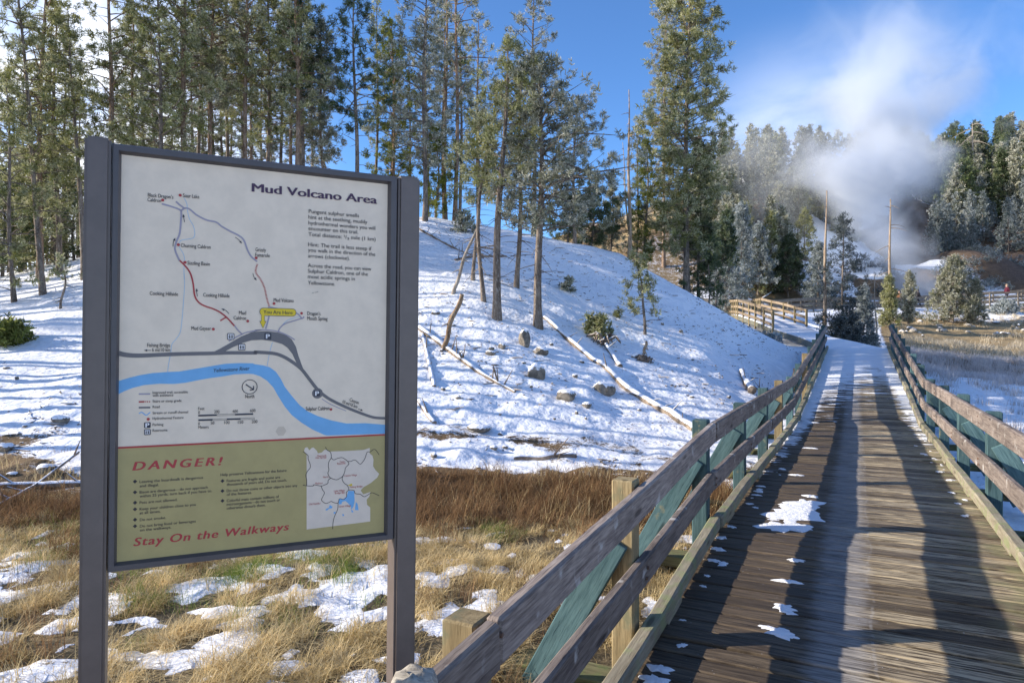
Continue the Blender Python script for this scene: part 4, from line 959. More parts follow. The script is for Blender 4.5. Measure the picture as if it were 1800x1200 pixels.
# centre
near_tree('dark clear stemmed pine standing alone in blue sky above the sign corner', 627, 25, -20, 622, seed=41, cb=0.42, R=1.55, nb=58, tpb=9, fol='pinedark', r0=.14)
near_tree('pale slim pine just behind the lone dark pine', 661, 30, -5, 664, seed=42, cb=0.30, R=1.1, nb=50, tpb=6, r0=.1, gaps=.4)
near_tree('yellow green young pine, brightest of the hill, right of the lone dark pine', 693, 29, 40, 690, seed=43, cb=0.08, R=1.6, nb=95, tpb=10, fol='pinegreen', bark='barkred', r0=.12, prof='col')
near_tree('heavily frosted tall pine above the right sign post', 745, 0, -40, 748, base=388, seed=44, cb=0.22, R=2.0, nb=95, tpb=10, fol='pinefrost', r0=.15, side=(.35, 3.1))
near_tree('left of two tall parallel pines with pale trunks, snow at their feet', 783, 0, -120, 784, base=381, seed=45, cb=0.42, R=1.6, nb=60, tpb=7, gaps=.4, bark='barkred', fol='pinefrost', r0=.14)
near_tree('right of two tall parallel pines, longer bare limbs on its right', 801, 0, -110, 804, base=381, seed=46, cb=0.36, R=2.1, nb=64, tpb=7, gaps=.4, bark='barkred', fol='pinefrost', r0=.15, side=(.4, 0))
near_tree('green undergrowth pine filling the gap below the two parallel pines', 768, 28.5, 230, 770, seed=47, cb=0.04, R=1.3, nb=60, tpb=9, fol='pinegreen', r0=.07, prof='cone')
near_tree('tall pine with reddish trunk on the slope, branches starting far up', 871, 0, 75, 892, base=560, seed=48, cb=0.42, R=1.2, nb=62, tpb=7, gaps=.35, r0=.165, bark='bark', dead=26)
near_tree('slender curved pine between the leaning pole and the reddish trunk', 848, 0, 150, 876, base=528, seed=49, cb=0.5, R=0.9, nb=40, tpb=6, r0=.085, bend=-.25)
near_tree('thin pine at the foot of the leaning dead pole', 834, 0, 205, 846, base=492, seed=50, cb=0.45, R=1.0, nb=40, tpb=6, r0=.075)
near_tree('slim pine behind the reddish trunk with low tufts over the snow', 909, 0, 130, 918, base=506, seed=51, cb=0.25, R=1.2, nb=50, tpb=7, r0=.11, gaps=.3, fol='pinefrost')
near_tree('frosted broad crowned pine with straight grey trunk in the middle of the slope', 948, 0, 105, 950, base=577, seed=52, cb=0.36, R=2.0, nb=95, tpb=11, fol='pinefrost', r0=.17, side=(.35, 0), prof='lodge', droop=.35)
near_tree('tall pine behind the broad crowned one, its tip cut by the photo top', 938, 29.5, -35, 938, seed=53, cb=0.30, R=1.9, nb=75, tpb=9, fol='pinefrost', r0=.14)
near_tree('rounded pine at the right end of the centre group, crown reaching right', 1008, 28.5, 175, 1012, seed=54, cb=0.22, R=1.9, nb=80, tpb=10, fol='pinefrost', r0=.12, side=(.3, 0))
near_tree('dark green bushy pine low on the crest behind the broad crown', 1040, 30.5, 330, 1044, seed=55, cb=0.03, R=1.5, nb=70, tpb=10, fol='pinedark', r0=.08, prof='round')
near_tree('small dark pine tucked on the crest between the broad crown and the big clump', 1000, 30, 350, 1002, seed=56, cb=0.03, R=1.3, nb=60, tpb=9, fol='pinedark', r0=.07, prof='round')
near_tree('small frosted pine on the crest left of the bare snags', 1075, 31.5, 330, 1078, seed=57, cb=0.05, R=1.0, nb=60, tpb=8, fol='pinefrost', r0=.07, prof='cone')
near_tree('bent little pine alone on the snow left of the boardwalk', 1130, 0, 452, 1108, base=587, seed=58, cb=0.25, R=0.75, nb=22, tpb=6, r0=.055, bend=.22, gaps=.3, ts=.2, fol='pine', dead=4)
# big clump right of centre
near_tree('huge dense pine, tallest right of the open sky, pale trunk at its base', 1166, 0, -150, 1172, base=470, seed=60, cb=0.10, R=2.15, nb=340, tpb=19, fol='pinefrost', bark='barkred', r0=.27, prof='col', gaps=.12, ts=.27, nn=16)
near_tree('second stem of the dense tall clump, slightly behind and to the right', 1205, 30.5, -130, 1212, seed=61, cb=0.10, R=2.0, nb=300, tpb=18, fol='pine', r0=.22, prof='col', gaps=.12, ts=.27, nn=16)
near_tree('dark low pine in the shade at the right foot of the dense tall clump', 1228, 31, 250, 1232, seed=62, cb=0.03, R=1.3, nb=80, tpb=10, fol='pinedark', r0=.09, prof='cone')
near_tree('green bushy pine left of the dense tall clump, half its height', 1135, 31.5, 250, 1138, seed=63, cb=0.08, R=1.2, nb=70, tpb=9, fol='pinegreen', r0=.1, prof='cone')
near_tree('slim frosted pine between the bare snags and the dense tall clump', 1118, 32.5, 215, 1124, seed=64, cb=0.12, R=1.0, nb=60, tpb=8, fol='pinefrost', r0=.08)
near_tree('dark young pine at the edge of the snow below the dense tall clump', 1245, 30.5, 400, 1248, seed=65, cb=0.03, R=0.9, nb=50, tpb=8, fol='pinedark', r0=.05, prof='cone')

# more pines of the same stand on the left, mostly out of the picture, whose shade falls across the slope
protoN = [pine_mesh(100 + i, 11.0, cb=.3, R=1.7, nb=60, tpb=8, r0=.15, gaps=.25) for i in range(4)]
rs = random.Random(12)
for i in range(8):
    X = rs.uniform(-44, -22); Y = rs.uniform(13, 25)
    if X > -0.80 * Y - 1.5: X = -0.80 * Y - 1.5 - rs.uniform(0, 9)
    tree('pine_tree', 'pine of the stand beyond the left edge of the view', (X, Y, gz(X, Y)), protoN[i % 4], ('pine', 'pinedark')[i % 2], 'bark', rs.uniform(0, 6), rs.uniform(.75, 1.2), 'pines beyond the left edge of the view')
protoY = [pine_mesh(150 + i, 4.0, cb=.04, R=1.1, nb=60, tpb=7, r0=.08, prof='cone', ts=.24, nn=14, dead=2) for i in range(2)]
for i in range(11):
    px = -25 + i * 15.5; Y = rs.uniform(25.5, 33); X = (px - 900) / F * Y
    tree('young_pine', 'young bushy pine filling the gap between the far left trunks', (X, Y, gz(X, Y)), protoY[i % 2], ('pine', 'pine', 'pinedark')[i % 3], 'bark', rs.uniform(0, 6), rs.uniform(.8, 1.4), 'young pines between the far left trunks')
protoShadow = [pine_mesh(170 + i, 15.0, cb=.72, R=.8, nb=26, tpb=5, r0=.17, gaps=.4, dead=26) for i in range(2)]  # unseen stems added and kept bare to throw shadow stripes over the slope
for i in range(22):
    Y = 10.2 + i * .62 + rs.uniform(-.2, .2); X = -0.80 * Y - 2.5 - rs.uniform(0, 9)
    tree('pine_tree', 'unseen bare stemmed pine added left of the view to cast shadow stripes', (X, Y, gz(X, Y)), protoShadow[i % 2], 'pine', 'bark', rs.uniform(0, 6), rs.uniform(.8, 1.15), 'unseen bare stemmed pines added for shadow stripes')
# slim trunks seen far back between the front pines
for i in range(26):
    px = (215 + i * 17.5) if i < 20 else (690 + (i - 20) * 30); Y = rs.uniform(33, 42); X = (px - 900) / F * Y
    tree('pine_tree', 'slim pine far back in the stand, showing only between the front trunks', (X, Y, gz(X, Y)), protoN[i % 4], ('pine', 'pinefrost', 'pinedark')[i % 3], ('bark', 'barkred')[i % 2], rs.uniform(0, 6), rs.uniform(.8, 1.15), 'slim pines far back in the stand')
for i in range(8):
    px = -30 + i * 24; Y = rs.uniform(30, 38); X = (px - 900) / F * Y
    tree('pine_tree', 'pine behind the far left trunks, seen through their branches', (X, Y, gz(X, Y)), protoN[(i + 1) % 4], 'pine', 'bark', rs.uniform(0, 6), rs.uniform(.8, 1.1), 'pines behind the far left trunks')

# bare snags and leaning poles
def snag(label, px, base, top, tpx, Y=None, mat='snag', r0=.12, tip=.02, limbs=8, name='dead_tree', seed=0, ll=.5):
    r = np.random.default_rng(seed)
    if Y is None: p = ground_hit(px, base, 9); Y = p.y
    else: p = Vector(((px - 900) / F * Y, Y, 0)); p.z = gz(p.x, p.y)
    Ht = -(top - 600) / F * Y - p.z; lx = (tpx - px) / F * Y
    tb = Tubes(); z = np.linspace(0, 1, 16)
    cen = np.stack([lx * z + .03 * np.sin(z * 9), .03 * np.cos(z * 8), z * Ht - .15 * (z == 0)], 1); rad = r0 + (tip - r0) * z ** .9; rad *= 1 + .06 * r.normal(size=16); rad[0] *= 1.2
    tb.add(cen, rad, 9); root = thing(name, label, 'dead tree', p); link('trunk', tb.mesh('trunk'), M[mat], root)
    if limbs:
        t2 = Tubes()
        for i in range(limbs):
            t = r.uniform(.3, .97); a = r.uniform(0, 6.28); L = ll * r.uniform(.3, 1.2); s = np.linspace(0, 1, 5); o = np.array([np.interp(t, z, cen[:, k]) for k in range(3)])
            pts = o + np.array([math.cos(a), math.sin(a), 0]) * (s * L)[:, None] + np.array([0, 0, 1]) * ((r.normal(.1, .3) * s - .35 * s * s) * L)[:, None]
            t2.add(pts, np.linspace(.022, .005, 5) * max(1, r0 / .1), 4)
        link('limbs', t2.mesh('limbs'), M[mat], root)
    return root
snag('bare reddish pole of a dead pine left of the dense tall clump', 1107, 0, 158, 1105, 30.5, 'snag', .10, .02, 10, seed=1)
snag('shorter bare dead pine left of the reddish pole', 1108, 0, 250, 1094, 31.5, 'snaggrey', .06, .012, 8, seed=2)
snag('tall bare orange trunk without crown standing at the end of the boardwalk', 1448, 0, 335, 1453, 39.5, 'snag', .135, .03, 5, seed=3)
snag('bare orange trunk standing before the steam, with one pale hanging limb', 1563, 0, 350, 1565, 50, 'snag', .155, .035, 9, seed=4, ll=1.3)
snag('pale dead tree with drooping limbs above the green trees on the right ridge', 1712, 0, 215, 1709, 104, 'snaggrey', .32, .05, 22, seed=5, ll=3.5)
snag('short reddish dead stem left of the pale dead tree on the right ridge', 1680, 0, 278, 1679, 100, 'snag', .25, .1, 0, seed=6)
snag('thin bare pole leaning right over the snow, propped among the slope pines', 794, 517, 385, 843, None, 'snaggrey', .055, .03, 5, seed=7, ll=.35)
snag('broken leaning trunk stuck in the snow beside the fallen log', 777, 615, 517, 811, None, 'snagbrown', .065, .045, 7, seed=8, ll=.25)
snag('slanting dead pole behind the sign corner, crossing blue sky', 596, 0, 178, 545, 27, 'snaggrey', .06, .02, 4, seed=9)
snag('thin dead pine with short twigs before the steam, right of the dark frosted bush', 1541, 0, 478, 1536, 40, 'snaggrey', .07, .015, 16, seed=10, ll=.6)

# ------------------------------------------------------------------ fallen logs, rocks, stumps, bushes
def log(label, pts, r0, r1, mat='log', stubs=6, seed=0, lift=.25):
    r0 *= .78; r1 *= .78
    r = np.random.default_rng(seed); w = [ground_hit(*q, 6) for q in pts]; o = w[0].copy(); n = 18
    src = np.array([tuple(p) for p in w]); sl_ = np.linspace(0, len(w) - 1, n)
    c = np.stack([np.interp(sl_, np.arange(len(w)), src[:, k]) for k in range(3)], 1)
    rad = np.linspace(r0, r1, n) * (1 + .05 * r.normal(size=n)); c[:, 2] = np.maximum(c[:, 2], h(c[:, 0], c[:, 1])) + rad * lift
    tb = Tubes(); tb.add(c - np.array(o), rad, 10)
    for e in (0, -1):                                   # closed broken ends
        cc_ = (c - np.array(o))[e]; d = (c[1] - c[0]) if e == 0 else (c[-1] - c[-2]); d = d / np.linalg.norm(d) * (-1 if e == 0 else 1)
        tb.add(np.array([cc_, cc_ + d * .02]), np.array([rad[e], .003]), 10)
    for i in range(stubs):
        k = r.integers(1, n - 1); a = r.uniform(.2, 2.9); L = r.uniform(.1, .4); d = np.array([math.cos(a), -.4, math.sin(a)]); s = np.linspace(0, 1, 4)
        tb.add(c[k] - np.array(o) + d * (s * L)[:, None], np.linspace(.018, .005, 4), 4)
    ob = link('fallen_log', tb.mesh('fallen_log'), M[mat]); ob.location = o
    return tag(ob, label, 'log')
log('long snow topped log slanting down the middle of the slope towards the bridge', [(955, 558), (1040, 632), (1110, 690), (1222, 757)], .075, .12, 'log', 10, 1)
log('long fallen log running down right from the sign across the slope', [(738, 578), (790, 618), (850, 660), (905, 690)], .10, .04, 'log', 16, 2)
log('snow covered log end beside the right sign post', [(742, 590), (752, 630), (763, 680)], .06, .05, 'log', 4, 3)
log('short white log low beside the right sign post', [(737, 706), (750, 728), (764, 745)], .05, .05, 'log', 1, 4)
log('dark log lying flat in the snow behind the russet weeds', [(905, 808), (955, 808), (1012, 804)], .05, .06, 'logbare', 2, 5, .3)
log('thin dark fallen poles below the crest beside the sign', [(738, 403), (775, 425), (815, 445), (850, 455)], .05, .035, 'logbare', 14, 6)
log('snowy fallen log behind the thin slope pines', [(800, 458), (850, 452), (890, 452)], .07, .06, 'logbare', 6, 7)
log('short thick snow capped log standing out of the slope near the bridge', [(1303, 655), (1312, 675), (1322, 693)], .09, .13, 'log', 2, 8, .9)
log('horizontal snow topped log at the far left below the slope', [(-20, 857), (60, 855), (150, 851)], .06, .06, 'log', 2, 9)
log('dark diagonal branch lying across the far left log', [(-10, 900), (60, 860), (138, 800)], .03, .025, 'logbare', 4, 10, 1.8)
log('snowy log ends below the root heap', [(1060, 600), (1078, 628), (1090, 645)], .07, .08, 'log', 2, 12)
log('low branch in the snow near the bridge railing', [(1325, 680), (1345, 692), (1362, 697)], .04, .03, 'logbare', 4, 13)
log('fallen trunk with snow below the dark trees on the far slope', [(1340, 525), (1370, 505), (1395, 490)], .14, .10, 'log', 3, 14)

def rock_mesh(seed, n=3):
    r = np.random.default_rng(seed); bm = bmesh.new(); bmesh.ops.create_icosphere(bm, subdivisions=n, radius=1.0)
    pl = r.normal(size=(9, 3)); pl /= np.linalg.norm(pl, axis=1)[:, None]; dd = r.uniform(.55, .95, 9); off = r.uniform(0, 50)
    for v in bm.verts:
        p = np.array(v.co); 
        for q, d in zip(pl, dd):
            e = p @ q - d
            if e > 0: p = p - q * e * .85
        p = p * (1 + .10 * (fbm(np.array([p[0] * 2 + off]), np.array([p[1] * 2 + p[2] * 1.7]), 3)[0] - .5))
        v.co = p
    m = bpy.data.meshes.new('rock'); bm.to_mesh(m); bm.free(); return m
RK = [rock_mesh(i) for i in range(5)]
def rock(label, px, py, wpx, hpx, k, mat='rock', group=None, rz=0):
    p = ground_hit(px, py, 6); s = p.y / F; o = bpy.data.objects.new('rock', RK[k]); C.objects.link(o)
    if not RK[k].materials: RK[k].materials.append(M['rock'])
    o.material_slots[0].link = 'OBJECT'; o.material_slots[0].material = M[mat]
    o.location = p + Vector((0, 0, hpx * s * .16)); o.scale = (wpx * s * .48, wpx * s * .45, hpx * s * .56); o.rotation_euler = (0, 0, rz)
    return tag(o, label, 'rock', group)
for i, q in enumerate([('upright grey rock with a pointed snowy top on the slope', 922, 608, 24, 42, 0), ('low dark rock touching the right side of the pointed rock', 949, 622, 34, 18, 1), ('large snow capped boulder below the pointed rock', 943, 664, 34, 36, 2), ('tan rock with flat snow cap below the large boulder', 995, 700, 40, 24, 3), ('round rock under a thick snow cushion left of the long log', 1062, 690, 44, 28, 4),
                       ('wide flat dark rock with snow on top low on the slope', 840, 755, 52, 16, 1), ('small pinkish stone near the right sign post at the slope foot', 762, 803, 14, 12, 2), ('small tan stone right of the flat capped rock', 1032, 715, 20, 12, 0), ('dark rock with snow hollow left of the pointed rock', 862, 624, 22, 12, 3), ('little dark rock above that hollow one', 882, 612, 14, 14, 4),
                       ('flat stone in the snow by the right sign post', 765, 552, 18, 9, 2), ('dark stone on the open slope right of the root heap', 1118, 668 - 40, 24, 12, 1), ('grey stone at the foot of the slope in the middle', 868, 790, 16, 11, 0), ('brown stone beside that grey stone', 888, 788, 12, 7, 3),
                       ('tan boulder with snow top at the far left above the log', 82, 830, 36, 24, 3), ('dark flat rock at the far left on the slope', 105, 742, 34, 20, 1), ('half buried dark rock at the left edge', 8, 790, 40, 18, 4), ('small brown rock at the far left near the log', 22, 835, 20, 9, 0)]):
    rock(*q, rz=i * 1.3)
rs2 = random.Random(9)
for i in range(34):
    rock('small dark stone poking out of the thin snow on the slope', rs2.uniform(740, 1330), rs2.uniform(560, 838), rs2.uniform(5, 12), rs2.uniform(4, 9), rs2.randrange(5), 'rock', 'small dark stones on the slope', rs2.uniform(0, 6))
for i in range(8):
    rock('small dark stone poking out of the snow left of the sign', rs2.uniform(0, 135), rs2.uniform(640, 880), rs2.uniform(6, 14), rs2.uniform(5, 9), rs2.randrange(5), 'rock', 'small dark stones left of the sign', rs2.uniform(0, 6))
for i in range(46):
    px = rs2.uniform(1570, 1800); py = rs2.uniform(553, 592) if i < 34 else rs2.uniform(560, 585)
    rock('pale stone scattered on the bank between the far walkway and the dry grass', px, py, rs2.uniform(5, 14), rs2.uniform(4, 8), rs2.randrange(5), 'rockbare' if i % 3 else 'rock', 'pale stones on the bank below the far walkway', rs2.uniform(0, 6))
rock('single large pale stone on the sandy bank', 1604, 583, 15, 9, 2, 'rockbare')

def bush(label, px, py, wpx, hpx, seed, fol='pine', nt=160, ts=.22, Y=None, name='bush', nn=14):
    p = ground_hit(px, py, 6) if Y is None else Vector(((px - 900) / F * Y, Y, gz((px - 900) / F * Y, Y)))
    s = p.y / F; r = np.random.default_rng(seed); Rr = wpx * s / 2; Hh = hpx * s
    d = r.normal(size=(nt, 3)); d[:, 2] = np.abs(d[:, 2]); d /= np.linalg.norm(d, axis=1)[:, None]; q = d * (r.random((nt, 1)) ** .4) * (.75 + .35 * r.random((nt, 1))); pos = q * np.array([Rr, Rr, Hh])
    V, Q, fr, tv = needles(pos, d + r.normal(0, .4, (nt, 3)) + np.array([0, 0, .4]), np.full(nt, ts) * r.uniform(.7, 1.2, nt), r, nn, .15, r.uniform(.2, 1, nt))
    root = thing(name, label, 'bush', p); link('foliage', make_mesh('foliage', V, quads=Q, attrs={'frost': fr, 'tuft': tv}), M[fol], root)
    tb = Tubes()
    for i in range(14):
        k = r.integers(0, nt); t = np.linspace(0, 1, 5)[:, None]; tb.add(pos[k] * t + np.array([0, 0, .12 * Hh]) * np.sin(t * 3.1), np.linspace(.02, .005, 5), 4)
    link('stems', tb.mesh('stems'), M['bark'], root)
    return root
bush('small green pine bush growing out of the snow above the root heap', 1050, 592, 48, 40, 1, 'pine', 110)
bush('low green pine bush at the left edge of the photo', 14, 607, 66, 46, 2, 'pinegreen', 220)
bush('frosted pine sprig low on the slope right of the grey trunk', 998, 512, 26, 26, 3, 'pinefrost', 40, .2)
bush('frosted low pine bough below the two parallel pines', 815, 408, 50, 36, 4, 'pinefrost', 80)
bush('sprig on the snow beside the bent little pine', 1088, 558, 14, 14, 5, 'pine', 16, .18)
bush('frosty low shrub beside the far path, right of the dark bush tree', 1765, 551, 46, 26, 6, 'pineblue', 130, .4)
# root heap and stump
def roots(label, px, py, wpx, hpx, seed, name='root_heap', n=26, mat='logbare', cat='root heap'):
    p = ground_hit(px, py, 6); s = p.y / F; r = np.random.default_rng(seed); tb = Tubes()
    for i in range(n):
        a = r.uniform(0, 6.28); L = r.uniform(.4, 1) * wpx * s * .55; t = np.linspace(0, 1, 6); pts = np.stack([math.cos(a) * t * L, math.sin(a) * t * L * .7, hpx * s * (r.uniform(.1, .9) * np.sin(t * 2.6) - .15 * t)], 1) + r.normal(0, .03, (6, 3))
        tb.add(pts, np.linspace(.06, .012, 6) * r.uniform(.6, 1.3), 5)
    o = link(name, tb.mesh(name), M[mat]); o.location = p; return tag(o, label, cat)
roots('tangled dark heap of old roots below the small pine bush', 1062, 606, 60, 24, 1)
roots('torn stump with one pale upright splinter in the snow', 1130, 634, 34, 12, 2, 'tree_stump', 16, 'logbare', 'stump')
snag('pale upright splinter of the torn stump', 1133, 634, 600, 1135, None, 'snag', .05, .03, 3, 'wood_splinter', 14, .15)
snag('short dead snag rising just behind the bridge railing', 1394, 690, 648, 1395, None, 'snaggrey', .05, .03, 5, 'dead_stub', 15, .2)

# ------------------------------------------------------------------ valley trees and the far hillsides
near_tree('sparse dark pine at the end of the boardwalk beside the orange trunk', 1483, 38.5, 383, 1481, seed=70, cb=0.06, R=1.9, nb=85, tpb=12, fol='pinegrey', bark='bark', r0=.11, gaps=.3, ts=.3, prof='cone', nn=12)
bush('dense frosted bush around the foot of the sparse dark pine', 1486, 590, 62, 72, 71, 'pinegrey', 620, .26, Y=37.6)
bush('bare grey shrub beside the snowy path at the hill edge', 1352, 590, 50, 24, 72, 'pineblue', 70, .3, Y=36.0)
bush('frosty shrub at the far end of the bridge railing, left of the thin dead pine', 1530, 600, 30, 34, 73, 'pineblue', 120, .28, Y=38.0)
for i, (lb, px, Y, top, R, fol, cb) in enumerate([('frosted small spruce left of the orange trunk in the steam', 1562, 49, 487, .75, 'pine', .05), ('bright frosted little spruce left of the walking person', 1597, 52, 480, .7, 'pinefrost', .05), ('large bushy frosted spruce in front of the far walkway', 1674, 54, 455, 2.1, 'pinefrost', .03), ('smaller frosted spruce attached to the right of the bushy one', 1712, 54, 492, 1.0, 'pinefrost', .03), ('small frosty pine just right of the bridge end', 1518, 44, 505, .8, 'pineblue', .1),
                                                        ('dark pine in the shade under the hill behind the ramp', 1332, 66, 395, 2.0, 'pineblue', .12), ('broad dark pine right behind the ramp railings', 1386, 67, 415, 2.4, 'pinedark', .08), ('thin trunked pine at the hill edge, leaning right', 1256, 40, 372, .9, 'pinedark', .5), ('bushy dark pine beside the thin trunked one', 1275, 52, 395, 1.8, 'pineblue', .05), ('dark narrow pine over the brown bank', 1302, 60, 360, 1.6, 'pineblue', .1), ('dark pine at the snow gully left of the sparse pine', 1438, 64, 430, 1.5, 'pineblue', .06)]):
    near_tree(lb, px, Y, top, px + (24 if i == 7 else 2), seed=80 + i, cb=cb, R=R, nb=120, tpb=13, fol=fol, r0=.08 + .02 * R, prof='cone', gaps=.15, ts=.22 if R < 1.1 else .34, nn=12, wid=.14)
protoF = [pine_mesh(200 + i, 10.0, cb=.06, R=(1.7, 2.0, 1.5, 1.9)[i], nb=85, tpb=8, ts=.52, nn=9, wid=.2, r0=.13, prof=('cone', 'cone', 'lodge', 'col')[i], gaps=.15, dead=2, limbs=False) for i in range(4)]
def far_tree(label, group, px, Y, H, fol, k, rz):
    X = (px - 900) / F * Y
    return tree('conifer_tree', label, (X, Y, gz(X, Y) - .1), protoF[k], fol, 'bark', rz, H / 10, group)
rf = random.Random(21)
for i in range(120):                                       # pale hillside left of the steam
    px = rf.uniform(1225, 1510); Y = rf.uniform(66, 106)
    if px > 1420 and Y < 80: continue
    far_tree('frosted conifer on the pale misty hillside left of the steam', 'frosted conifers on the misty hillside left of the steam', px, Y, rf.uniform(5, 8.5), rf.choice(['pinefrost', 'pinefrost', 'pinefrost', 'pine']), rf.randrange(4), rf.uniform(0, 6))
for i in range(135):                                       # dark green hillside right
    px = rf.uniform(1590, 1860); Y = rf.uniform(90, 124)
    if px < 1660 and Y < 100: continue
    far_tree('green conifer on the wooded ridge right of the steam', 'green conifers on the ridge right of the steam', px, Y, rf.uniform(5, 10.5), rf.choice(['pinedark', 'pineridge', 'pineridge', 'pinefrost']), rf.randrange(4), rf.uniform(0, 6))
for i in range(30):                                       # frosted smaller trees at the lower edge of the ridge
    px = rf.uniform(1625, 1860); Y = rf.uniform(79, 92)
    far_tree('small blue frosted spruce at the lower edge of the right ridge above the brown bank', 'blue frosted spruces above the brown bank', px, Y, rf.uniform(3.2, 6.5), 'pineblue', rf.randrange(2), rf.uniform(0, 6))
for i in range(14):
    px = rf.uniform(1500, 1610); Y = rf.uniform(100, 118)
    far_tree('conifer half hidden behind the steam column', 'conifers behind the steam column', px, Y, rf.uniform(7, 11), 'pine', rf.randrange(4), rf.uniform(0, 6))

for i in range(46):
    px = rf.uniform(1640, 1860); Y = rf.uniform(66, 84); X = (px - 900) / F * Y; r = 300 + i % 6
    if i < 6:
        b0 = bush('low frosty scrub on the brown bank right of the steam', px, 0, 46, 26, r, 'pineblue', 60, .42, Y=Y, nn=10); b0['group'] = 'frosty scrub on the brown bank'; b0.scale = (1, 1, .8)
        SCR = [b0] if i == 0 else SCR + [b0]
    else:
        src = SCR[i % 6]; c = src.copy(); C.objects.link(c); c.location = (X, Y, gz(X, Y)); c.rotation_euler = (0, 0, i * 1.1); c.scale = [rf.uniform(.35, .9)] * 3
        for ch in src.children:
            d = ch.copy(); C.objects.link(d); d.parent = c

for i in range(22):
    px = rf.uniform(1385, 1570); Y = rf.uniform(64.5, 76); X = (px - 900) / F * Y; c = SCR[i % 6].copy(); C.objects.link(c); c.location = (X, Y, gz(X, Y)); c.rotation_euler = (0, 0, i * 1.3); c.scale = [rf.uniform(.4, 1.0)] * 3
    c['label'] = 'low scrub on the patchy snow below the steam column'; c['group'] = 'scrub below the steam column'
    for ch in SCR[i % 6].children:
        d = ch.copy(); C.objects.link(d); d.parent = c; d.material_slots[0].link = 'OBJECT'; d.material_slots[0].material = M['pinegrey' if ch.name.startswith('foliage') else 'bark']
# twigs, bark and cones lying on the snow of the slope
def litter():
    r = np.random.default_rng(77); tb = Tubes()
    x = r.uniform(-9, 13, 4200); y = r.uniform(8.9, 27, 4200); k = (fbm(x * .5 + 11, y * .5, 3) > .47) & (bridge_uv(x, y)[0] < -1.6) & (x > -.8 * y); x, y = x[k], y[k]; z = h(x, y)
    for a, b, c in zip(x, y, z):
        an = r.uniform(0, 6.28); L = r.uniform(.03, .10) if r.random() < .85 else r.uniform(.15, .5); d = np.array([math.cos(an) * L, math.sin(an) * L, r.uniform(-.02, .05)]); p = np.array([a, b, c + .008])
        tb.add(np.array([p - d * .5, p + r.normal(0, .01, 3), p + d * .5]), np.array([.010, .013, .005]) * r.uniform(.6, 1.5), 4)
    o = link('twig_litter', tb.mesh('twig_litter'), M['logbare']); tag(o, 'dark twigs and bark bits littering the snow of the slope', 'litter', kind='stuff')
litter()

# ------------------------------------------------------------------ grass
def blades(cx, cy, nper, ln, spread, lean, wid, seed, fr=0.0, zoff=0.0, stiff=1.0):
    r = np.random.default_rng(seed); n = len(cx); T = n * nper
    bx = np.repeat(cx, nper) + r.normal(0, 1, T) * np.repeat(spread, nper); by = np.repeat(cy, nper) + r.normal(0, 1, T) * np.repeat(spread, nper)
    bz = h(bx, by) - .02 + zoff
    az = r.uniform(0, 2 * np.pi, T) ; ca = np.repeat(r.uniform(0, 2 * np.pi, n), nper)
    dx = np.cos(az) + .8 * np.cos(ca); dy = np.sin(az) + .8 * np.sin(ca); q = np.hypot(dx, dy) + 1e-6; dx /= q; dy /= q
    L = np.repeat(ln, nper) * r.uniform(.55, 1.2, T); le = lean * r.uniform(.3, 1.5, T)
    sx_, sy_ = -dy, dx; V = []
    ts = (0, .35, .7, 1.0)
    for k, t in enumerate(ts):
        out = L * le * t * t; up = L * (t - .42 * np.minimum(le, 1.6) * t * t * stiff)
        px_, py_, pz_ = bx + dx * out, by + dy * out, bz + np.maximum(up, .01 * t)
        w = wid * (1 - .8 * t)
        V.append(np.stack([px_ - sx_ * w, py_ - sy_ * w, pz_], 1)); V.append(np.stack([px_ + sx_ * w, py_ + sy_ * w, pz_], 1))
    V = np.stack(V, 1).reshape(-1, 3); b = np.arange(T)[:, None] * 8
    Q = np.concatenate([b + np.array([[2 * k, 2 * k + 1, 2 * k + 3, 2 * k + 2]]) for k in range(3)], 0)
    tv = np.repeat(np.clip(np.repeat(r.uniform(.15, .85, n), nper) + r.normal(0, .2, T), 0, 1), 8)
    f = np.tile(np.repeat(np.array(ts), 2), T) * fr
    return V, Q, tv, f
def grass(name, label, parts, mat, cat='grass'):
    V, Q, tv, f = [], [], [], []; k = 0
    for p in parts:
        V.append(p[0]); Q.append(p[1] + k); tv.append(p[2]); f.append(p[3]); k += len(p[0])
    o = link(name, make_mesh(name, np.concatenate(V), quads=np.concatenate(Q), attrs={'tuft': np.concatenate(tv), 'frost': np.concatenate(f)}), M[mat])
    return tag(o, label, cat, kind='stuff')
def scatter(n, x0, x1, y0, y1, keep, seed):
    r = np.random.default_rng(seed); x = r.uniform(x0, x1, n); y = r.uniform(y0, y1, n)
    v, u = bridge_uv(x, y); k = keep(x, y, r.random(n)) & ((np.abs(v) > 1.25) | (u > UEND)) & ((np.abs(x) < .80 * y + 1.6))
    return x[k], y[k]
sf = snow_field
cx, cy = scatter(4300, -8, 4.6, 2.0, 8.6, lambda x, y, q: (sf(x, y) < .42) & (q < .25 + .75 * sstep(8.4, 6.6, y)) & (fbm(x * 2.6 + 1, y * 2.6, 2) > .40), 1)
cx2, cy2 = scatter(2600, -8, 4.6, 2.0, 8.4, lambda x, y, q: (sf(x, y) >= .42) & (q < .55), 2)
rg = np.random.default_rng(5)
tall = lambda x, y: .075 + .135 * fbm(x * .8 + 4, y * .8, 3) * 1.3
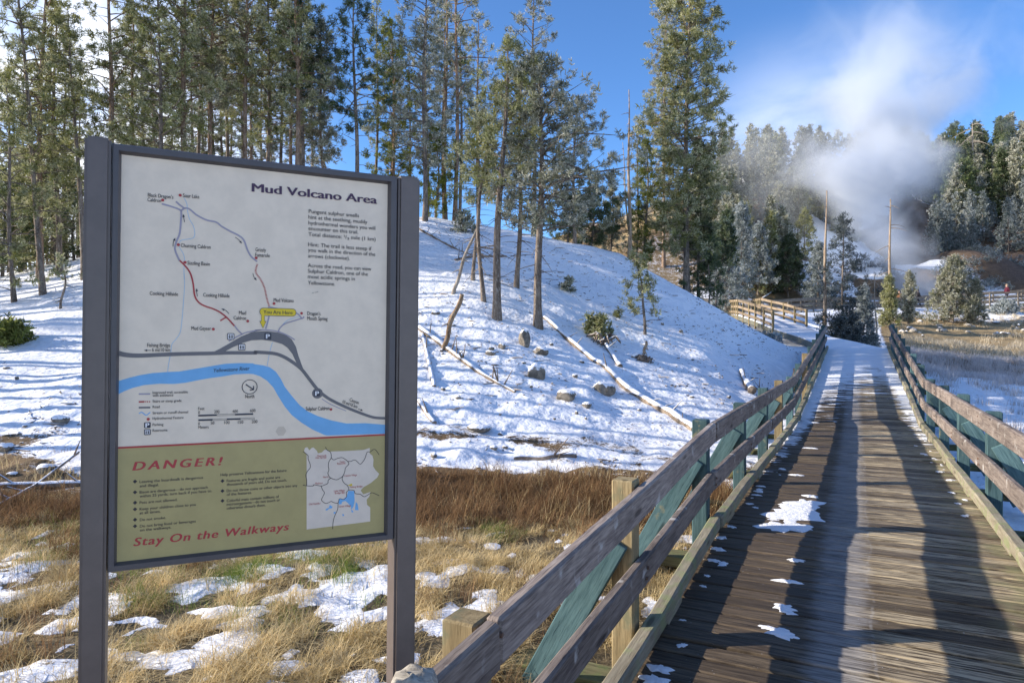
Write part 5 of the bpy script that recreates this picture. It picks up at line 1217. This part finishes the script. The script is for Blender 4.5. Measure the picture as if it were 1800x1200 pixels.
grass('dry_grass', 'straw coloured dry grass tussocks with snow between them before the slope',
      [blades(cx, cy, 84, tall(cx, cy), .03 + .035 * rg.random(len(cx)), 1.05, .0024, 1), blades(cx2, cy2, 14, tall(cx2, cy2) * .9, np.full(len(cx2), .06), .9, .0022, 2), blades(*scatter(900, -9, 5, 6.6, 9.2, lambda x, y, q: fbm(x * .9 + 5, y * .9, 2) > .47, 44), 10, np.full(len(scatter(900, -9, 5, 6.6, 9.2, lambda x, y, q: fbm(x * .9 + 5, y * .9, 2) > .47, 44)[0]), .30), np.full(len(scatter(900, -9, 5, 6.6, 9.2, lambda x, y, q: fbm(x * .9 + 5, y * .9, 2) > .47, 44)[0]), .10), .55, .0024, 45)], 'straw')
cx, cy = scatter(4200, -9, 5.0, 6.3, 9.5, lambda x, y, q: (q < sstep(6.4, 7.6, y) * sstep(9.3, 8.5, y + .9 * sstep(-2, -5.5, x)) * (.35 + .9 * fbm(x * .7, y * .7 + 4, 3))) & (sf(x, y) < .72), 3)
cx2, cy2 = scatter(160, -5, 1, 3.2, 6.4, lambda x, y, q: (sf(x, y) < .6) & (fbm(x * .6 + 9, y * .6, 2) > .52), 33)
grass('russet_weeds', 'band of russet brown dry weeds at the foot of the snowy slope',
      [blades(cx, cy, 22, (.14 + .20 * rg.random(len(cx))) * (.6 + .9 * fbm(cx * 1.5, cy * 1.5, 2)), np.full(len(cx), .06), .6, .0026, 4), blades(cx, cy, 40, (.08 + .17 * rg.random(len(cx))) * (.6 + .9 * fbm(cx * 1.5, cy * 1.5, 2)), np.full(len(cx), .10), 1.2, .0042, 5), blades(cx2, cy2, 60, .16 + .12 * rg.random(len(cx2)), np.full(len(cx2), .07), .5, .0022, 6)], 'weed')
cx, cy = scatter(800, -5, 4.0, 4.2, 7.8, lambda x, y, q: (fbm(x * .55 + 2, y * .55 + 7, 2) > .50) & (sf(x, y) < .6) & (q < .55), 6)
gp = [ground_hit(590, 992), ground_hit(440, 1005), ground_hit(872, 945)]; ex_ = np.array([p.x for p in gp for _ in range(14)]) + rg.normal(0, .11, 42); ey_ = np.array([p.y for p in gp for _ in range(14)]) + rg.normal(0, .16, 42)
grass('green_grass', 'green grass tufts among the straw behind the sign foot', [blades(cx, cy, 34, .14 + .10 * rg.random(len(cx)), np.full(len(cx), .07), .9, .0021, 7), blades(ex_, ey_, 60, np.full(42, .14), np.full(42, .06), .8, .0021, 8)], 'green')
cx, cy = scatter(5200, 6, 36, 14, 35, lambda x, y, q: (bridge_uv(x, y)[0] > 1.9) & (q < .12 + .9 * sstep(21, 26, y + 4 * (fbm(x * .25, y * .25, 2) - .5))), 8)
grass('frosted_grass', 'frosted lavender grey grass in the shade right of the bridge', [blades(cx, cy, 30, .28 + .22 * rg.random(len(cx)), np.full(len(cx), .14), .5, .007, 9, 1.0)], 'frostgrass')
cx, cy = scatter(4600, 11, 48, 33, 60, lambda x, y, q: (bridge_uv(x, y)[0] > 2.2) & (q < .08 + sstep(36, 38, y) * sstep(46, 42, y) * (.2 + .9 * fbm(x * .3, y * .3, 2)) + .25 * sstep(.5, .62, fbm(x * .35 + 3, y * .35, 2))), 10)
grass('pale_grass', 'pale dry grass on the sunny bank right of the bridge end', [blades(cx, cy, 22, .25 + .25 * rg.random(len(cx)), np.full(len(cx), .2), .7, .013, 11, .6)], 'palegrass')
cx, cy = scatter(520, -9, 10, 8.8, 13, lambda x, y, q: (sf(x, y) < .75), 12)
grass('sparse_grass', 'scattered dry stalks poking through thin snow at the slope foot', [blades(cx, cy, 8, .06 + .08 * rg.random(len(cx)), np.full(len(cx), .06), .6, .0028, 13)], 'weed')

# ------------------------------------------------------------------ people on the far walkway
def person(label, loc, rz, H, jacket, trousers, hair, stride, hood=False):
    s = H / 1.75
    mj, mt, mh, ms = [mat_plain('person_cloth', c, .85, .2, .15) for c in (jacket, trousers, hair, (.50, .33, .26))]
    J = {'pelvis': (0, 0, .93), 'waist': (0, 0, 1.08), 'chest': (.01, 0, 1.33), 'neck': (.015, 0, 1.48), 'head': (.03, 0, 1.60), 'crown': (.025, 0, 1.71),
         'hipL': (0, .09, .90), 'kneeL': (stride * .24, .09, .50), 'ankL': (stride * .36, .09, .08), 'toeL': (stride * .36 + .15, .09, .03),
         'hipR': (0, -.09, .90), 'kneeR': (-stride * .06 + .02, -.09, .49), 'ankR': (-stride * .40, -.09, .10), 'toeR': (-stride * .40 + .14, -.09, .03),
         'shL': (.0, .19, 1.42), 'elL': (-.08 - .05 * stride, .23, 1.14), 'haL': (.06 - .10 * stride, .22, .92), 'shR': (.0, -.19, 1.42), 'elR': (.02 + .08 * stride, -.23, 1.14), 'haR': (.16 + .08 * stride, -.2, .96)}
    rad = {'pelvis': .15, 'waist': .145, 'chest': .165, 'neck': .06, 'head': .10, 'crown': .075, 'hipL': .10, 'kneeL': .068, 'ankL': .05, 'toeL': .04, 'hipR': .10, 'kneeR': .068, 'ankR': .05, 'toeR': .04, 'shL': .075, 'elL': .055, 'haL': .04, 'shR': .075, 'elR': .055, 'haR': .04}
    E = [('pelvis', 'waist'), ('waist', 'chest'), ('chest', 'neck'), ('neck', 'head'), ('head', 'crown'), ('chest', 'shL'), ('shL', 'elL'), ('elL', 'haL'), ('chest', 'shR'), ('shR', 'elR'), ('elR', 'haR'), ('pelvis', 'hipL'), ('hipL', 'kneeL'), ('kneeL', 'ankL'), ('ankL', 'toeL'), ('pelvis', 'hipR'), ('hipR', 'kneeR'), ('kneeR', 'ankR'), ('ankR', 'toeR')]
    ks = list(J); m = bpy.data.meshes.new('body'); m.from_pydata([Vector(J[k]) * s for k in ks], [(ks.index(a), ks.index(b)) for a, b in E], [])
    o = bpy.data.objects.new('tmp_body', m); C.objects.link(o); o.modifiers.new('skin', 'SKIN'); sub = o.modifiers.new('sub', 'SUBSURF'); sub.levels = 2
    for i, k in enumerate(ks): m.skin_vertices[0].data[i].radius = (rad[k] * s, rad[k] * s); m.skin_vertices[0].data[i].use_root = (k == 'pelvis')
    dg = bpy.context.evaluated_depsgraph_get(); me = bpy.data.meshes.new_from_object(o.evaluated_get(dg)); bpy.data.objects.remove(o)
    me.materials.clear()
    for q in (mj, mt, ms): me.materials.append(q)
    for f in me.polygons:
        c = f.center / s
        f.material_index = 1 if c.z < .88 and abs(c.y) < .17 else (2 if c.z > 1.50 or (c.z < .97 and abs(c.y) > .17) else 0); f.use_smooth = True
    root = thing('person', label, 'person', loc, rz)
    b = link('body', me, None, root)
    # hair or hood: a cap over the back and top of the head
    bm = bmesh.new(); bmesh.ops.create_icosphere(bm, subdivisions=3, radius=.125 * s)
    for v in bm.verts: v.co = Vector((v.co.x * (1.05), v.co.y * .95, v.co.z * 1.15))
    bmesh.ops.delete(bm, geom=[v for v in bm.verts if v.co.x > .055 * s and v.co.z < .07 * s], context='VERTS')
    for v in bm.verts: v.co += Vector((.015, 0, 1.645)) * s
    bm_obj('hood' if hood else 'hair', bm, mj if hood else mh, root, True)
    bm = bmesh.new(); bmesh.ops.create_icosphere(bm, subdivisions=2, radius=.022 * s)
    for v in bm.verts: v.co += Vector((.135, 0, 1.63)) * s
    bm_obj('nose', bm, ms, root, True)
    for yy in (-.04, .04):
        bm = bmesh.new(); bmesh.ops.create_icosphere(bm, subdivisions=1, radius=.012 * s)
        for v in bm.verts: v.co += Vector((.122, yy, 1.66)) * s
        bm_obj('eye', bm, M['ink'], root, True)
    # jacket hem: skirt of the coat over the hips
    bm = bmesh.new(); n = 20; rings = []
    for z, a, b_ in ((1.12, .165, .185), (.98, .175, .20), (.84, .18, .205), (.835, .15, .17)): rings.append([bm.verts.new((a * s * math.cos(2 * math.pi * i / n), b_ * s * math.sin(2 * math.pi * i / n), z * s)) for i in range(n)])
    for a, b_ in zip(rings, rings[1:]):
        for i in range(n): bm.faces.new((a[i], a[(i + 1) % n], b_[(i + 1) % n], b_[i]))
    bm_obj('jacket_hem', bm, mj, root, True)
    return root
def on_walk(px, py, Y): return W(px, py, Y)
person('walking person in dark hooded coat and dark trousers on the far walkway', W(1613, 541.2, 62.3), R_(0), 1.72, (.018, .018, .024), (.022, .024, .035), (.03, .02, .015), 1.0, True)
person('person in a maroon jacket with fair hair behind the railing at the right edge', W(1770, 532.6, 61.9), R_(175), 1.70, (.085, .016, .03), (.03, .035, .05), (.42, .32, .22), .35)
person('person in an orange brown jacket half hidden behind the small frosted spruces', W(1581, 543, 62.3), R_(200), 1.70, (.15, .068, .035), (.05, .05, .06), (.04, .03, .025), .3)

# ------------------------------------------------------------------ steam
def steam(name, label, rings, dens, cfun, seed, noise_scale=.11, amp=1.5, aniso=.25):
    """closed hull of rings (x, y, z, rx, ry); density falls off from the axis and is broken up by noise"""
    n = N(name); p = n.pos(); sx = n.n('ShaderNodeSeparateXYZ'); n.l(p, sx.inputs[0])
    zs = [q[2] for q in rings]; z0, z1 = zs[0], zs[-1]
    hz = n.mapr(sx.outputs[2], z0, z1, 0, 1, False)
    def curve(vals, lo, hi):
        c = n.n('ShaderNodeFloatCurve'); cu = c.mapping.curves[0]
        pts = [((q[2] - z0) / (z1 - z0), (v - lo) / (hi - lo)) for q, v in zip(rings, vals)]
        while len(cu.points) < len(pts): cu.points.new(.5, .5)
        for a, b in zip(cu.points, pts): a.location = b
        c.mapping.update(); n.l(hz, c.inputs['Value'])
        return n.math('ADD', n.math('MULTIPLY', c.outputs[0], hi - lo), lo)
    X = curve([q[0] for q in rings], 0, 100); Yc = curve([q[1] for q in rings], 0, 160); RX = curve([q[3] for q in rings], 0, 40); RY = curve([q[4] for q in rings], 0, 40); D = curve([q[5] for q in rings], 0, 1)
    dx = n.math('DIVIDE', n.math('SUBTRACT', sx.outputs[0], X), RX); dy = n.math('DIVIDE', n.math('SUBTRACT', sx.outputs[1], Yc), RY)
    d = n.math('SQRT', n.math('ADD', n.math('MULTIPLY', dx, dx), n.math('MULTIPLY', dy, dy)))
    nz = n.noise(p, noise_scale, 5, .55, .6)
    e = n.math('ADD', n.math('SUBTRACT', .62, d), n.math('MULTIPLY', n.math('SUBTRACT', nz, .5), amp))
    ends = n.math('MULTIPLY', n.mapr(hz, 0, .06), n.mapr(hz, 1.0, .75))
    q = n.math('MULTIPLY', n.math('MULTIPLY', n.mapr(e, 0, .95), D), ends)
    vol = n.n('ShaderNodeVolumePrincipled'); vol.inputs['Color'].default_value = (.93, .96, 1, 1); vol.inputs['Anisotropy'].default_value = aniso
    n.l(n.math('MULTIPLY', q, dens), vol.inputs['Density']); n.l(vol.outputs[0], n.out.inputs['Volume'])
    n.m.cycles.volume_step_rate = 0.35 if hasattr(n.m.cycles, 'volume_step_rate') else 1
    V = []; Q = []; k = 20
    for (x, y, z, rx, ry, dd) in rings:
        for i in range(k): a = 2 * math.pi * i / k; V.append((x + 1.25 * rx * math.cos(a), y + 1.25 * ry * math.sin(a), z))
    for i in range(len(rings) - 1):
        for j in range(k): Q.append((i * k + j, i * k + (j + 1) % k, (i + 1) * k + (j + 1) % k, (i + 1) * k + j))
    m = len(rings); V += [rings[0][:3], rings[-1][:3]]; T = []
    for j in range(k): T.append((m * k, (j + 1) % k, j)); T.append((m * k + 1, (m - 1) * k + j, (m - 1) * k + (j + 1) % k))
    o = link(name, make_mesh(name, V, tris=T, quads=Q), n.m); tag(o, label, 'steam', kind='stuff'); return o
def ring(px, py, Y, rpx, ry, d): w = W(px, py, Y); return (w.x, w.y, w.z, rpx / F * Y, ry, d)
steam('steam', 'thick column of steam rising from the hot spring below the far hillside',
      [ring(1600, 555, 66.6, 80, 3.6, .9), ring(1598, 505, 67, 112, 4.4, 1), ring(1570, 445, 68, 120, 5.5, 1), ring(1535, 385, 70, 150, 7, 1), ring(1515, 320, 73, 190, 9, .9), ring(1545, 260, 76, 235, 10, .8), ring(1580, 200, 78, 265, 11, .52), ring(1590, 130, 78, 290, 12, .34), ring(1575, 60, 78, 300, 12, .20), ring(1560, -30, 78, 300, 12, .07)], 1.0, None, 1, .14, 2.0, .35)
steam('steam_veil', 'thin veil of steam drifting over the pale trees left of the column',
      [ring(1400, 470, 74, 150, 7, .8), ring(1380, 420, 75, 190, 8, 1), ring(1370, 360, 76, 230, 9, 1), ring(1370, 300, 78, 260, 10, .9), ring(1370, 240, 80, 280, 12, .8), ring(1380, 190, 80, 300, 12, .6), ring(1400, 120, 80, 320, 12, .4)], .085, None, 2, .10, 1.5)

# ------------------------------------------------------------------ sky, sun, camera
EL = R_(22.5)
wd = bpy.data.worlds.new('World'); S.world = wd; wd.use_nodes = True; nt = wd.node_tree; nt.nodes.clear()
sky = nt.nodes.new('ShaderNodeTexSky'); sky.sky_type = 'NISHITA'; sky.sun_disc = False; sky.sun_elevation = EL; sky.sun_rotation = R_(-90); sky.altitude = 2400; sky.air_density = 1.0; sky.dust_density = .25; sky.ozone_density = 2.2
tc = nt.nodes.new('ShaderNodeTexCoord'); sp_ = nt.nodes.new('ShaderNodeSeparateXYZ'); nt.links.new(tc.outputs['Generated'], sp_.inputs[0])
def wm(op, a, b=None):
    x = nt.nodes.new('ShaderNodeMath'); x.operation = op
    for i, q in enumerate((a, b)):
        if q is None: continue
        if isinstance(q, bpy.types.NodeSocket): nt.links.new(q, x.inputs[i])
        else: x.inputs[i].default_value = q
    return x.outputs[0]
def wr(v, a, b, c=0., d=1.):
    x = nt.nodes.new('ShaderNodeMapRange'); x.interpolation_type = 'SMOOTHSTEP'; nt.links.new(v, x.inputs[0])
    for i, q in zip((1, 2, 3, 4), (a, b, c, d)): x.inputs[i].default_value = q
    return x.outputs[0]
mp = nt.nodes.new('ShaderNodeMapping'); mp.inputs['Scale'].default_value = (1, 1, 2.2); nt.links.new(tc.outputs['Generated'], mp.inputs[0])
nz = nt.nodes.new('ShaderNodeTexNoise'); nz.inputs['Scale'].default_value = 2.3; nz.inputs['Detail'].default_value = 7; nz.inputs['Roughness'].default_value = .58; nz.inputs['Distortion'].default_value = .5; nt.links.new(mp.outputs[0], nz.inputs['Vector'])
leftm = wr(sp_.outputs[0], -.22, -.50); lowm = wr(sp_.outputs[2], .62, .25)
cl = wm('MULTIPLY', leftm, wr(nz.outputs[0], .30, .52)); cl = wm('MULTIPLY', cl, lowm)
rightm = wm('MULTIPLY', wr(sp_.outputs[0], .22, .36), wr(sp_.outputs[2], .42, .18)); cl2 = wm('MULTIPLY', wm('MULTIPLY', rightm, wr(nz.outputs[0], .36, .62)), .8)
cm = wm('MAXIMUM', cl, cl2)
mx = nt.nodes.new('ShaderNodeMix'); mx.data_type = 'RGBA'; nt.links.new(cm, mx.inputs[0]); tn = nt.nodes.new('ShaderNodeMix'); tn.data_type = 'RGBA'; tn.blend_type = 'MULTIPLY'; tn.inputs[0].default_value = 1.0; nt.links.new(sky.outputs[0], tn.inputs[6]); tn.inputs[7].default_value = (.74, 1.05, 1.36, 1)
nt.links.new(tn.outputs[2], mx.inputs[6]); mx.inputs[7].default_value = (7.6, 7.8, 8.3, 1)
bg = nt.nodes.new('ShaderNodeBackground'); bg.inputs['Strength'].default_value = .12; nt.links.new(mx.outputs[2], bg.inputs[0])
wo = nt.nodes.new('ShaderNodeOutputWorld'); nt.links.new(bg.outputs[0], wo.inputs[0])
ld = bpy.data.lights.new('Sun', 'SUN'); ld.energy = 5.0; ld.angle = R_(.5); ld.color = (1, .90, .77)
lo = bpy.data.objects.new('Sun', ld); C.objects.link(lo)
sd_ = Vector((-math.cos(EL), 0.0, math.sin(EL))); lo.rotation_euler = sd_.to_track_quat('Z', 'Y').to_euler()
cam = bpy.data.cameras.new('Camera'); co = bpy.data.objects.new('Camera', cam); C.objects.link(co); co.rotation_euler = (R_(90), 0, 0)
cam.sensor_fit = 'HORIZONTAL'; cam.sensor_width = 36; cam.lens = 24; cam.clip_start = .05; cam.clip_end = 3000
S.camera = co
S.view_settings.view_transform = 'Standard'; S.view_settings.look = 'None'; S.view_settings.gamma = 1; S.view_settings.exposure = 0.75
S.cycles.max_bounces = 6; S.cycles.diffuse_bounces = 3; S.cycles.glossy_bounces = 2; S.cycles.transmission_bounces = 2; S.cycles.volume_bounces = 4; S.cycles.transparent_max_bounces = 6
S.cycles.volume_max_steps = 256; S.cycles.volume_step_rate = 1.0
S.cycles.use_denoising = True; S.cycles.caustics_reflective = False; S.cycles.caustics_refractive = False
S.cycles.use_adaptive_sampling = True; S.cycles.adaptive_threshold = .01
